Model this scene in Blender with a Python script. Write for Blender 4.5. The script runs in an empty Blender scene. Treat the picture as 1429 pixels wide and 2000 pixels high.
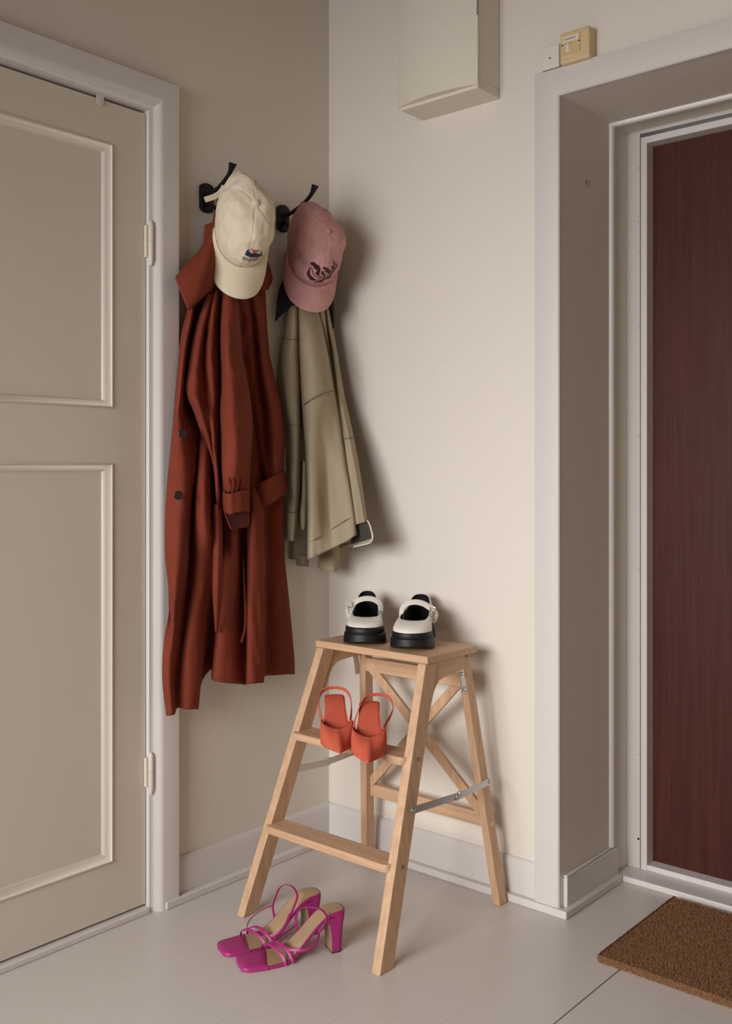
import bpy, bmesh, math, random
from mathutils import Vector, Matrix, noise
random.seed(7)
SC = bpy.context.scene
COL = SC.collection
PI = math.pi

# ------------------------------------------------------------------ camera
F = 1955.0; HOR = 920.0; YAW = math.atan(1675/1955)
CAM = Vector((1.9651, -2.1289, 1.06))
SY, CY = math.sin(YAW), math.cos(YAW)
cd = bpy.data.cameras.new('camera'); cam = bpy.data.objects.new('camera', cd); COL.objects.link(cam)
cam.location = CAM
cam.rotation_euler = (PI/2, 0, YAW)
cd.sensor_fit = 'VERTICAL'; cd.sensor_height = 36.0
cd.lens = F/2000*36.0
cd.shift_y = (HOR-1000)/2000 * 1.0
cd.clip_start = 0.02
SC.camera = cam

# ------------------------------------------------------------------ light
vs = SC.view_settings
vs.view_transform = 'Standard'; vs.look = 'None'; vs.gamma = 1.0; vs.use_curve_mapping = False
vs.exposure = 0.95
W = bpy.data.worlds.new('world'); SC.world = W; W.use_nodes = True
W.node_tree.nodes['Background'].inputs[0].default_value = (0.75, 0.85, 1.0, 1)
W.node_tree.nodes['Background'].inputs[1].default_value = 0.4
def area(name, loc, rot, sx, sy, power, color):
    l = bpy.data.lights.new(name, 'AREA'); l.shape = 'RECTANGLE'; l.size = sx; l.size_y = sy
    l.energy = power; l.color = color
    o = bpy.data.objects.new(name, l); COL.objects.link(o); o.location = loc; o.rotation_euler = rot
    return o
LAMP = area('window_daylight', (0.86, -3.52, 1.28), (math.radians(90-17), 0, 0), 1.66, 1.3, 16.2, (1.0, 0.99, 0.99))
LAMP.data.spread = math.radians(88)

# ------------------------------------------------------------------ materials
def mat(name, col, rough=0.6, metal=0.0, bump=0.0, bscale=40.0, var=0.0, vscale=3.0, stretch=(1,1,1), spec=0.5, sheen=0.0, bdist=0.002):
    m = bpy.data.materials.new(name); m.use_nodes = True
    nt = m.node_tree; b = nt.nodes['Principled BSDF']
    b.inputs['Base Color'].default_value = (*col, 1)
    b.inputs['Roughness'].default_value = rough
    b.inputs['Metallic'].default_value = metal
    b.inputs['Specular IOR Level'].default_value = spec
    if sheen: b.inputs['Sheen Weight'].default_value = sheen; b.inputs['Sheen Roughness'].default_value = .6
    if bump or var:
        tc = nt.nodes.new('ShaderNodeTexCoord'); mp = nt.nodes.new('ShaderNodeMapping')
        mp.inputs['Scale'].default_value = stretch
        nt.links.new(tc.outputs['Object'], mp.inputs['Vector'])
    if bump:
        n = nt.nodes.new('ShaderNodeTexNoise'); n.inputs['Scale'].default_value = bscale; n.inputs['Detail'].default_value = 4
        bp = nt.nodes.new('ShaderNodeBump'); bp.inputs['Strength'].default_value = bump; bp.inputs['Distance'].default_value = bdist
        nt.links.new(mp.outputs[0], n.inputs['Vector']); nt.links.new(n.outputs['Fac'], bp.inputs['Height'])
        nt.links.new(bp.outputs[0], b.inputs['Normal'])
    if var:
        n2 = nt.nodes.new('ShaderNodeTexNoise'); n2.inputs['Scale'].default_value = vscale; n2.inputs['Detail'].default_value = 5
        cr = nt.nodes.new('ShaderNodeValToRGB')
        cr.color_ramp.elements[0].position = .3; cr.color_ramp.elements[1].position = .7
        cr.color_ramp.elements[0].color = (*[c*(1-var) for c in col], 1); cr.color_ramp.elements[1].color = (*[min(1, c*(1+var)) for c in col], 1)
        nt.links.new(mp.outputs[0], n2.inputs['Vector']); nt.links.new(n2.outputs['Fac'], cr.inputs['Fac'])
        nt.links.new(cr.outputs[0], b.inputs['Base Color'])
    return m
M = {}
M['warm'] = mat('warm beige paint', (.74, .59, .43), .8)
M['wall'] = mat('wall paint', (.73, .672, .592), .6, bump=.12, bscale=60, spec=.3)
M['ceil'] = mat('ceiling paint', (.36, .275, .19), .8)
M['trim'] = mat('trim gloss paint', (.665, .625, .59), .38, bump=.10, bscale=35, stretch=(1, 1, .25))
M['door'] = mat('old door paint', (.665, .60, .515), .42, bump=.14, bscale=25, stretch=(1, 1, .3))
M['box'] = mat('cream plastic', (.72, .66, .56), .45)
M['yellow'] = mat('yellowed plastic', (.66, .50, .27), .4)
M['black'] = mat('black cast metal', (.005, .005, .005), .5, spec=.25)
M['dark'] = mat('dark gap', (.012, .009, .007), .9)
M['steel'] = mat('zinc steel', (.55, .55, .54), .35, metal=1)
M['screw'] = mat('dull screw', (.25, .24, .22), .4, metal=1)
M['rust'] = mat('rust twill', (.185, .036, .018), .88, spec=.2, bump=.25, bscale=500, bdist=.0006, var=.10, vscale=9)
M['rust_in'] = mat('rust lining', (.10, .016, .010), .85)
M['tan'] = mat('khaki cotton', (.37, .305, .205), .85, spec=.25, bump=.2, bscale=500, bdist=.0006, var=.05, vscale=8)
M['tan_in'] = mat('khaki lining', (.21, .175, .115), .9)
M['tan_hem'] = mat('khaki stitched hem', (.37, .32, .22), .85, bump=.3, bscale=200, bdist=.0006)
M['navy'] = mat('black corduroy', (.012, .012, .018), .9)
M['button'] = mat('dark horn button', (.012, .009, .008), .3)
M['cream'] = mat('cream cotton', (.72, .62, .46), .85, bump=.25, bscale=600, bdist=.0005, sheen=.1)
M['cream_in'] = mat('cream lining', (.5, .43, .32), .9)
M['pink'] = mat('washed pink cotton', (.56, .295, .28), .85, spec=.25, bump=.25, bscale=500, bdist=.0005, var=.12, vscale=25)
M['maroon'] = mat('maroon embroidery', (.045, .004, .006), .7)
M['navyink'] = mat('navy embroidery', (.012, .018, .06), .8)
M['redink'] = mat('orange red embroidery', (.55, .08, .03), .8)
M['greyink'] = mat('grey lettering', (.16, .13, .10), .8)
M['whiteink'] = mat('white embroidery', (.75, .70, .6), .8)
M['mjwhite'] = mat('white leather', (.78, .73, .65), .42, bump=.1, bscale=200, bdist=.0006)
M['mjblack'] = mat('black rubber', (.008, .008, .008), .5, spec=.35, bump=.2, bscale=150, bdist=.0006)
M['mjlining'] = mat('black lining', (.003, .003, .003), .9)
M['orange'] = mat('coral suede', (.60, .115, .065), .88, spec=.2, bump=.15, bscale=400, bdist=.0005, var=.06, vscale=30)
M['magenta'] = mat('magenta leather', (.38, .022, .165), .42, bump=.1, bscale=200, bdist=.0004)
M['insole'] = mat('tan insole leather', (.40, .27, .155), .5, var=.12, vscale=30)
M['heeltip'] = mat('brown heel tip', (.07, .035, .025), .5)
M['scuff'] = mat('brown scuff', (.10, .055, .03), .9)
M['grey'] = mat('grey paint mark', (.35, .31, .27), .7)

def wood(name, axis, c0, c1, rough=.5, sc=14, stretch=12, spec=.5):
    m = bpy.data.materials.new(name); m.use_nodes = True; nt = m.node_tree; b = nt.nodes['Principled BSDF']
    tc = nt.nodes.new('ShaderNodeTexCoord'); mp = nt.nodes.new('ShaderNodeMapping')
    s = [sc*stretch]*3; s[axis] = sc*.5; mp.inputs['Scale'].default_value = s
    nt.links.new(tc.outputs['Object'], mp.inputs['Vector'])
    n = nt.nodes.new('ShaderNodeTexNoise'); n.inputs['Scale'].default_value = .6; n.inputs['Detail'].default_value = 6; n.inputs['Roughness'].default_value = .6
    nt.links.new(mp.outputs[0], n.inputs['Vector'])
    cr = nt.nodes.new('ShaderNodeValToRGB'); cr.color_ramp.elements[0].position = .3; cr.color_ramp.elements[1].position = .72
    cr.color_ramp.elements[0].color = (*c0, 1); cr.color_ramp.elements[1].color = (*c1, 1)
    nt.links.new(n.outputs['Fac'], cr.inputs['Fac']); nt.links.new(cr.outputs[0], b.inputs['Base Color'])
    bp = nt.nodes.new('ShaderNodeBump'); bp.inputs['Strength'].default_value = .12; bp.inputs['Distance'].default_value = .001
    nt.links.new(n.outputs['Fac'], bp.inputs['Height']); nt.links.new(bp.outputs[0], b.inputs['Normal'])
    b.inputs['Roughness'].default_value = rough; b.inputs['Specular IOR Level'].default_value = spec
    return m
BE0, BE1 = (.50, .295, .165), (.66, .43, .265)
M['beech_x'] = wood('beech along x', 0, BE0, BE1)
M['beech_y'] = wood('beech along y', 1, BE0, BE1)
M['beech_z'] = wood('beech along z', 2, BE0, BE1)
M['mahogany'] = wood('mahogany veneer', 2, (.048, .013, .0085), (.082, .022, .014), rough=.5, sc=9, stretch=14, spec=.18)

def floor_mat():
    m = bpy.data.materials.new('painted floorboards'); m.use_nodes = True; nt = m.node_tree; b = nt.nodes['Principled BSDF']; L = nt.links
    tc = nt.nodes.new('ShaderNodeTexCoord'); sx = nt.nodes.new('ShaderNodeSeparateXYZ'); L.new(tc.outputs['Object'], sx.inputs[0])
    def mth(op, a, bb):
        q = nt.nodes.new('ShaderNodeMath'); q.operation = op
        for i, v in enumerate((a, bb)):
            if v is None: continue
            if isinstance(v, (int, float)): q.inputs[i].default_value = v
            else: L.new(v, q.inputs[i])
        return q.outputs[0]
    # distance to nearest board seam (boards run along y, one open seam at x=.99)
    t = mth('DIVIDE', mth('SUBTRACT', sx.outputs[0], .99), .164)
    fr = mth('ABSOLUTE', mth('SUBTRACT', t, mth('ROUND', t, None)), None)
    seam = mth('LESS_THAN', fr, .0045)
    open_ = mth('LESS_THAN', mth('ABSOLUTE', mth('SUBTRACT', sx.outputs[0], .99), None), .0016)
    nz = nt.nodes.new('ShaderNodeTexNoise'); nz.inputs['Scale'].default_value = 3.5; nz.inputs['Detail'].default_value = 3
    gate = mth('GREATER_THAN', nz.outputs['Fac'], .5)
    seamv = mth('MULTIPLY', mth('MULTIPLY', seam, gate), .15)
    n2 = nt.nodes.new('ShaderNodeTexNoise'); n2.inputs['Scale'].default_value = 140; n2.inputs['Detail'].default_value = 1
    n3 = nt.nodes.new('ShaderNodeTexNoise'); n3.inputs['Scale'].default_value = 2.2
    speck = mth('MULTIPLY', mth('GREATER_THAN', n2.outputs['Fac'], .80), .35)
    tot = mth('MINIMUM', mth('ADD', mth('ADD', seamv, mth('MULTIPLY', open_, .8)), speck), 1.0)
    mx = nt.nodes.new('ShaderNodeMix'); mx.data_type = 'RGBA'
    L.new(tot, mx.inputs[0]); mx.inputs[6].default_value = (.60, .55, .505, 1); mx.inputs[7].default_value = (.06, .045, .035, 1)
    L.new(mx.outputs[2], b.inputs['Base Color'])
    L.new(mth('ADD', mth('MULTIPLY', n3.outputs['Fac'], .14), .26), b.inputs['Roughness'])
    bp = nt.nodes.new('ShaderNodeBump'); bp.inputs['Strength'].default_value = .3; bp.inputs['Distance'].default_value = .002
    n4 = nt.nodes.new('ShaderNodeTexNoise'); n4.inputs['Scale'].default_value = 9; n4.inputs['Detail'].default_value = 3
    mp = nt.nodes.new('ShaderNodeMapping'); mp.inputs['Scale'].default_value = (2, .35, 1); L.new(tc.outputs['Object'], mp.inputs[0]); L.new(mp.outputs[0], n4.inputs['Vector'])
    L.new(mth('SUBTRACT', n4.outputs['Fac'], mth('MULTIPLY', seam, .6)), bp.inputs['Height']); L.new(bp.outputs[0], b.inputs['Normal'])
    return m
M['floor'] = floor_mat()

# ------------------------------------------------------------------ mesh helpers
def build(name, verts, faces, material, parent=None, smooth=False, sharp=35, bevel=0, solid=0, mats=None, fmat=None, subsurf=0, solid_off=-1):
    me = bpy.data.meshes.new(name)
    vv = [Vector(v) for v in verts]
    root = parent
    while root is not None and root.parent is not None: root = root.parent
    if root is not None and root.get('_world'):
        inv = PMAT[root.name].inverted()
        vv = [inv @ v for v in vv]
    me.from_pydata([tuple(v) for v in vv], [], faces)
    me.materials.append(M[material])
    for x in (mats or []): me.materials.append(M[x])
    if fmat:
        for i, k in enumerate(fmat): me.polygons[i].material_index = k
    bm = bmesh.new(); bm.from_mesh(me)
    bmesh.ops.recalc_face_normals(bm, faces=bm.faces) if not solid and not fmat else None
    for f in bm.faces: f.smooth = smooth
    if smooth:
        for e in bm.edges:
            if len(e.link_faces) == 2 and e.calc_face_angle(0) > math.radians(sharp): e.smooth = False
    bm.to_mesh(me); bm.free()
    o = bpy.data.objects.new(name, me); COL.objects.link(o)
    if parent is not None: o.parent = parent
    if subsurf:
        s = o.modifiers.new('sub', 'SUBSURF'); s.levels = s.render_levels = subsurf
    if solid:
        s = o.modifiers.new('solid', 'SOLIDIFY'); s.thickness = solid; s.offset = solid_off; s.use_even_offset = False
    if bevel:
        b = o.modifiers.new('bev', 'BEVEL'); b.width = bevel; b.segments = 2; b.limit_method = 'ANGLE'; b.angle_limit = math.radians(40)
    return o
PMAT = {}
def thing(name, label, cat, loc=(0, 0, 0), rot=None, group=None, kind=None, world=False):
    """An Empty at the thing's base. world=True: its parts are given in room coordinates."""
    o = bpy.data.objects.new(name, None); COL.objects.link(o); o.empty_display_size = .05
    mtx = Matrix.Translation(Vector(loc))
    if rot is not None: mtx = mtx @ rot.to_4x4()
    o.matrix_world = mtx
    PMAT[o.name] = mtx
    if world: o['_world'] = 1
    tag(o, label, cat, group, kind); return o
def tag(o, label, cat, group=None, kind=None):
    if label: o['label'] = label
    if cat: o['category'] = cat
    if group: o['group'] = group
    if kind: o['kind'] = kind
    return o
def struct(name, *a, **k):
    o = build(name, *a, **k); o['kind'] = 'structure'; return o
class MB:
    def __init__(s): s.v = []; s.f = []; s.m = []; s.cur = 0
    def add(s, vs, fs):
        k = len(s.v); s.v += [tuple(v) for v in vs]; s.f += [tuple(i+k for i in f) for f in fs]; s.m += [s.cur]*len(fs); return s
    def box(s, x0, x1, y0, y1, z0, z1):
        return s.add([(x0,y0,z0),(x1,y0,z0),(x1,y1,z0),(x0,y1,z0),(x0,y0,z1),(x1,y0,z1),(x1,y1,z1),(x0,y1,z1)],
                     [(0,3,2,1),(4,5,6,7),(0,1,5,4),(1,2,6,5),(2,3,7,6),(3,0,4,7)])
    def shear(s, a, b, z0, z1):
        """a=(x0,x1,y0,y1) at z0, b the same at z1"""
        return s.add([(a[0],a[2],z0),(a[1],a[2],z0),(a[1],a[3],z0),(a[0],a[3],z0),(b[0],b[2],z1),(b[1],b[2],z1),(b[1],b[3],z1),(b[0],b[3],z1)],
                     [(0,3,2,1),(4,5,6,7),(0,1,5,4),(1,2,6,5),(2,3,7,6),(3,0,4,7)])
    def prism(s, pts, ax, a, b):
        """polygon pts (two coords) extruded along axis ax from a to b"""
        def mk(p, t):
            q = list(p); q.insert(ax, t); return tuple(q)
        n = len(pts)
        vs = [mk(p, a) for p in pts]+[mk(p, b) for p in pts]
        fs = [tuple(range(n)), tuple(range(2*n-1, n-1, -1))]+[(i, (i+1) % n, (i+1) % n+n, i+n) for i in range(n)]
        return s.add(vs, fs)
    def cyl(s, p0, p1, r0, r1=None, n=20, cap=True):
        p0, p1 = Vector(p0), Vector(p1); r1 = r0 if r1 is None else r1
        d = (p1-p0).normalized(); u = d.orthogonal().normalized(); w = d.cross(u)
        vs = []
        for p, r in ((p0, r0), (p1, r1)):
            vs += [p+(u*math.cos(2*PI*i/n)+w*math.sin(2*PI*i/n))*r for i in range(n)]
        fs = [(i, (i+1) % n, (i+1) % n+n, i+n) for i in range(n)]
        if cap: fs += [tuple(range(n-1, -1, -1)), tuple(range(n, 2*n))]
        return s.add(vs, fs)
    def lathe(s, c, d, prof, n=24, sx=1, u=None):
        c = Vector(c); d = Vector(d).normalized(); u = Vector(u).normalized() if u else d.orthogonal().normalized(); w = d.cross(u)
        vs = []
        for r, h in prof: vs += [c+d*h+(u*math.cos(2*PI*i/n)*sx+w*math.sin(2*PI*i/n))*r for i in range(n)]
        fs = []
        for j in range(len(prof)-1):
            fs += [(j*n+i, j*n+(i+1) % n, (j+1)*n+(i+1) % n, (j+1)*n+i) for i in range(n)]
        fs += [tuple(range(n-1, -1, -1)), tuple(range((len(prof)-1)*n, len(prof)*n))]
        return s.add(vs, fs)
    def grid(s, rows, close_u=False, flip=False):
        n = len(rows[0]); vs = [p for r in rows for p in r]; fs = []
        for j in range(len(rows)-1):
            for i in range(n if close_u else n-1):
                a, b, c, d = j*n+i, j*n+(i+1) % n, (j+1)*n+(i+1) % n, (j+1)*n+i
                fs.append((a, d, c, b) if flip else (a, b, c, d))
        return s.add(vs, fs)
    def out(s, name, material, parent=None, mats=None, **k):
        return build(name, s.v, s.f, material, parent, mats=mats, fmat=s.m if mats else None, **k)
def cr(pts, t, closed=False):
    """Catmull-Rom through pts (tuples), t in 0..1"""
    n = len(pts)
    if closed:
        x = (t % 1.0)*n; i = int(x) % n; f = x-int(x); g = lambda k: pts[k % n]
    else:
        x = min(max(t, 0), 1)*(n-1); i = min(int(x), n-2); f = x-i; g = lambda k: pts[min(max(k, 0), n-1)]
    a, b, c, d = g(i-1), g(i), g(i+1), g(i+2)
    return tuple(.5*((2*q)+(-p+r)*f+(2*p-5*q+4*r-w)*f*f+(-p+3*q-3*r+w)*f**3) for p, q, r, w in zip(a, b, c, d))
def spline(pts, n, closed=False):
    return [Vector(cr(pts, i/(n if closed else n-1), closed)) for i in range(n)]
def sweep(mb, path, w, t, normals, closed=False, k=8, taper=None):
    """flat strap: elliptical section, w along the strap's width, t its thickness; normals = outward hints"""
    rows = []; n = len(path)
    for i, p in enumerate(path):
        a = path[(i-1) % n] if closed or i > 0 else p; b = path[(i+1) % n] if closed or i < n-1 else p
        tg = (b-a).normalized(); nm = normals[i]-tg*normals[i].dot(tg); nm.normalize(); wd = tg.cross(nm)
        f = taper(i/(n-1)) if taper else 1
        ring = []
        for j in range(k):
            an = 2*PI*(j+.5)/k; cx, sx_ = math.cos(an), math.sin(an)
            e = .5
            ring.append(p+wd*(math.copysign(abs(cx)**e, cx)*w/2*f)+nm*(math.copysign(abs(sx_)**e, sx_)*t/2))
        rows.append(ring)
    if closed: rows.append(rows[0])
    mb.grid(rows, close_u=True)
    if not closed:
        K = len(mb.v); mb.f.append(tuple(range(K-k, K))); mb.m.append(mb.cur)
        st = K-k*len(rows); mb.f.append(tuple(range(st+k-1, st-1, -1))); mb.m.append(mb.cur)
def rectframe(mb, prof, a0, a1, b0, b1, fn, closed=True):
    """mitred moulding round the rectangle a0..a1, b0..b1. prof = (outward, protrusion) points; fn(a,b,h)->xyz"""
    loops = []
    for w, h in prof:
        c = [(a1+w, b0-(w if closed else 0)), (a1+w, b1+w), (a0-w, b1+w), (a0-w, b0-(w if closed else 0))]
        loops.append([fn(a, b, h) for a, b in c])
    n = len(prof); vs = [p for l in loops for p in l]; fs = []
    for j in range(n):
        j2 = (j+1) % n
        for i in range(4 if closed else 3):
            i2 = (i+1) % 4
            fs.append((j*4+i, j*4+i2, j2*4+i2, j2*4+i))
    if not closed:
        fs.append(tuple(j*4 for j in range(n))); fs.append(tuple(j*4+3 for j in range(n-1, -1, -1)))
    mb.add(vs, fs)

# ------------------------------------------------------------------ the room shell
WT = .14
w = MB()      # left wall with the opening of the white door
w.box(-WT, 0, -.640, 0.0, 0, 2.6).box(-WT, 0, -1.46, -.640, 1.93, 2.6).box(-WT, 0, -3.6, -1.46, 0, 2.6)
struct('wall_left', w.v, w.f, 'wall')
w = MB()      # thick right wall with the deep niche of the entrance door
w.box(-WT, .7628, 0, .50, 0, 2.6).box(.7628, 1.78, 0, .50, 1.955, 2.6).box(1.78, 2.7, 0, .50, 0, 2.6)
struct('wall_right', w.v, w.f, 'wall')
w = MB(); w.box(2.7, 2.84, -3.6, .5, 0, 2.6); struct('wall_side', w.v, w.f, 'warm')
w = MB()
w.box(-.14, -.02, -3.74, -3.60, 0, 2.6).box(1.74, 2.7, -3.74, -3.60, 0, 2.6).box(-.02, 1.74, -3.74, -3.60, 0, .80).box(-.02, 1.74, -3.74, -3.60, 2.10, 2.6)
struct('wall_back', w.v, w.f, 'warm')
w = MB(); w.box(-WT, 2.84, -3.75, .5, -.12, 0); struct('floor', w.v, w.f, 'floor')
w = MB(); w.box(-WT, 2.84, -3.75, .5, 2.6, 2.72); struct('ceiling', w.v, w.f, 'ceil')
w = MB(); rectframe(w, [(0, -.03), (0, .02), (.06, .02), (.06, -.03)], -.02, 1.74, .80, 2.10, lambda a, b, h: (a, -3.60+h, b))
struct('window_1', w.v, w.f, 'trim')

# white panelled door on the left
fl = lambda a, b, h: (h, a, b)           # onto the left wall: a=y, b=z, h towards the room
D = thing('door_1', 'white two-panel interior door with painted hinges on the left wall', 'door', (0, -.644, 0), kind='structure', world=True)
XF = -.004
g = MB()
y0, y1, zb, zt = -1.455, -.646, .020, 1.9185
st_ = -.7404                                     # panel outer edges
g.box(-.040, XF, st_, y1, zb, zt).box(-.040, XF, y0, -1.362, zb, zt)
g.box(-.040, XF, -1.362, st_, zb, .1483).box(-.040, XF, -1.362, st_, 1.0779, 1.2068).box(-.040, XF, -1.362, st_, 1.8217, zt)
g.out('door_leaf', 'door', D)
for (b0, b1) in ((.1483, 1.0779), (1.2068, 1.8217)):
    g = MB(); g.box(-.034, XF-.014, -1.345, -.757, b0+.017, b1-.017)
    o = g.out('panel', 'door', D)
    g = MB(); rectframe(g, [(.0, XF-.03), (.0, XF+.0035), (-.003, XF+.0045), (-.005, XF-.001), (-.013, XF-.004), (-.019, XF-.0125), (-.0215, XF-.0145), (-.0215, XF-.03)], -1.362, st_, b0, b1, fl)
    g.out('panel_moulding', 'door', D, smooth=True, sharp=50)
for z0, z1 in ((1.553, 1.6615), (.2835, .3846)):
    g = MB(); zm = (z0+z1)/2+.004; xc, yc = .010, -.6395
    g.lathe((xc, yc, z0), (0, 0, 1), [(.003, 0), (.0062, .012), (.0068, .016), (.0068, zm-z0-.001), (.0052, zm-z0-.0008), (.0052, zm-z0+.0008), (.0068, zm-z0+.001), (.0068, z1-z0-.012), (.005, z1-z0-.004), (.002, z1-z0)])
    g.box(-.002, .008, yc-.012, yc-.002, z0+.02, z1-.012)
    g.out('hinge', 'door', D, smooth=True)
g = MB(); g.box(-.03, .004, -.785, -.766, 1.926, 1.9275); pts = [(-.785, 1.9275), (-.766, 1.9275)]
pts = [(-.766, 1.928)]+[(-.7755+.0095*math.cos(a), 1.912+.0095*math.sin(a)) for a in [-i*PI/10 for i in range(11)]]+[(-.785, 1.928)]
g.prism(pts, 0, XF+.002, XF+.004); g.cyl((XF+.003, -.7755, 1.913), (XF+.0055, -.7755, 1.913), .0022)
g.out('metal_clip', 'trim', D)
g = MB(); g.box(-.05, -.02, -1.46, -.642, .0, 1.93); g.out('door_gap_shade', 'dark', D)  # near-black sheet behind the leaf, paints in the shade of the door gap

C1 = MB()
rectframe(C1, [(.0, -.02), (.0, .008), (.008, .0085), (.013, .012), (.020, .021), (.026, .025), (.030, .026), (.0755, .026), (.0785, .023), (.0785, 0), (.0785, -.01)], -1.455, -.6435, 0, 1.9252, fl, closed=False)
struct('trim_1', C1.v, C1.f, 'trim', smooth=True, sharp=40, bevel=0)
g = MB(); g.box(-.05, .012, -1.455, -.6435, 0, .0145); struct('trim_2', g.v, g.f, 'trim', bevel=.003)

# baseboards and quarter trims
g = MB(); g.prism([(0, 0), (.012, 0), (.012, .092), (.009, .102), (.004, .107), (0, .107)], 1, -.565, 0); struct('baseboard_left', g.v, g.f, 'trim', smooth=True)
g = MB(); g.prism([(0, 0), (-.012, 0), (-.012, .092), (-.009, .100), (-.004, .104), (0, .104)], 0, 0, .697); struct('baseboard_right', g.v, g.f, 'trim', smooth=True)
g = MB(); g.box(.010, .030, -.608, 0, 0, .019); struct('trim_3', g.v, g.f, 'trim', bevel=.003)
g = MB(); g.prism([(.03, -.03), (.788, -.03), (.788, .262), (.77, .262), (.77, -.011), (.03, -.011)], 2, 0, .019); struct('trim_4', g.v, g.f, 'trim', bevel=.003)

# casing, jamb and frame of the entrance niche
fr_ = lambda a, b, h: (a, -h, b)         # onto the right wall: a=x, b=z, h towards the room
g = MB()
rectframe(g, [(.0, 0), (.0, .017), (.003, .0205), (.010, .021), (.062, .021), (.067, .0185), (.067, 0)], .7628, 1.78, 0, 1.955, fr_, closed=False)
struct('trim_5', g.v, g.f, 'trim', smooth=True, sharp=40)
g = MB()                                  # half round bead round the jamb, then the inner recess strip
rectframe(g, [(0, -.236)]+[(-.010*math.sin(PI*i/6), -.236-.0115*(1-math.cos(PI*i/6))) for i in range(7)]+[(0, -.262)], .7628, 1.78, .09, 1.955, lambda a, b, h: (a, -h, b), closed=False)
struct('trim_6', g.v, g.f, 'trim', smooth=True, sharp=50)
g = MB(); g.prism([(.7628, .0), (.7748, -.002), (.7748, .268), (.7628, .268)], 2, 0, .086); g.prism([(.7628, 0), (.7748, -.002), (.769, .268), (.7628, .268)], 2, .086, .092)
struct('baseboard_niche', g.v, g.f, 'trim', bevel=.003)
g = MB(); g.box(.7628, 1.78, .264, .50, 0, .0155); struct('trim_7', g.v, g.f, 'trim', bevel=.003)
g = MB(); g.box(.7628, .8003, .338, .50, .0155, 1.955).box(1.735, 1.78, .338, .50, .0155, 1.955).box(.8003, 1.735, .338, .50, 1.946, 1.955)
struct('trim_8', g.v, g.f, 'trim')
g = MB(); rectframe(g, [(0, -.40), (0, -.338), (.001, -.3365), (.0165, -.3365), (.018, -.338), (.018, -.40)], .8193, 1.717, .0, 1.9178, lambda a, b, h: (a, -h, b), closed=False)
struct('trim_9', g.v, g.f, 'trim', smooth=True, sharp=30)
D2 = thing('door_2', 'dark red-brown wood veneer entrance door deep in the white niche', 'door', (.819, .372, .0155), kind='structure', world=True)
g = MB(); g.box(.8193, 1.717, .374, .42, .022, 1.916); g.out('door_leaf', 'mahogany', D2)
g = MB(); g.box(.8193, 1.717, .336, .42, .0155, .030); g.out('threshold', 'trim', D2, bevel=.002)
for z in (1.6328, 1.4374, 1.1517, .8013, .5615, .3161):
    g = MB(); g.lathe((.7948, .338, z), (0, -1, 0), [(.0045, 0), (.0045, .0012), (.003, .0025), (.0008, .003)], 14); o = g.out('screw_cap', 'trim', D2, smooth=True)
g = MB()
for x, z, r in ((.7955, .092, .003), (.797, 1.857, .0012), (.7945, 1.73, .0011), (.7945, 1.715, .0009)): g.cyl((x, .3379, z), (x, .3372, z), r, n=10)
g.out('nail_hole', 'dark', D2)
g = MB(); g.box(.7999, .8010, .3370, .3385, .0155, 1.946); g.out('frame_joint', 'scuff', D2)
g = MB()       # the small pencil like scuff on the jamb
for (a, b, c, d) in ((.112, 1.771, .114, 1.786), (.118, 1.770, .117, 1.784), (.122, 1.779, .130, 1.783), (.131, 1.784, .131, 1.770), (.124, 1.771, .129, 1.768), (.108, 1.773, .115, 1.777)):
    p = Vector((.7629, a, b)); q = Vector((.7629, c, d)); dd = (q-p).normalized().cross(Vector((1, 0, 0)))*.0005
    g.add([p-dd, q-dd, q+dd, p+dd], [(0, 1, 2, 3)]); 
g.out('scuff_mark', 'scuff', D2, solid=.0003)

# ------------------------------------------------------------------ wall boxes
T = thing('fuse_box', 'large cream metal fuse box with bowed lid high on the right wall', 'fuse box', (.46, 0, 1.995), world=True)
g = MB(); g.box(.342, .584, -.098, 0, 1.995, 2.42); g.out('body', 'box', T, bevel=.002)
def lidx(u): return .337+u*(.249)
g = MB(); rows = []
nU = 20
for (z, e) in ((2.0025, 0), (2.0045, .0018), (2.42, .0018), (2.4215, 0)):
    rows.append([(lidx(i/nU), -.100-e-.022*math.sin(PI*i/nU)**.8-.0, z) for i in range(nU+1)])
rows.insert(0, [(lidx(i/nU), -.097, 2.0025) for i in range(nU+1)]); rows.append([(lidx(i/nU), -.097, 2.4215) for i in range(nU+1)])
g.grid(rows)
for s_, i in ((0, 0), (1, nU)):
    g.add([r[i] for r in rows], [tuple(range(6))])
g.out('lid', 'box', T, smooth=True, sharp=30)
g = MB(); pts = [(.586, 2.20), (.576, 2.20)]+[(.576-.012*math.sin(PI*i/10), 2.20+.06*(i/10)) for i in range(1, 10)]+[(.576, 2.26), (.586, 2.26)]
g.prism([(x, z-.03) for x, z in pts], 1, -.107, -.098); g.out('handle', 'box', T, bevel=.001)
g = MB()
for (y, z, dy, dz) in ((-.028, 2.018, .022, .001), (-.016, 2.012, .012, .0012), (-.042, 2.021, .001, .006), (-.012, 2.003, .008, .001), (-.006, 2.008, .001, .008)): g.box(.584, .5843, y, y+dy, z, z+dz)
g.out('scratch', 'grey', T)

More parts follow.
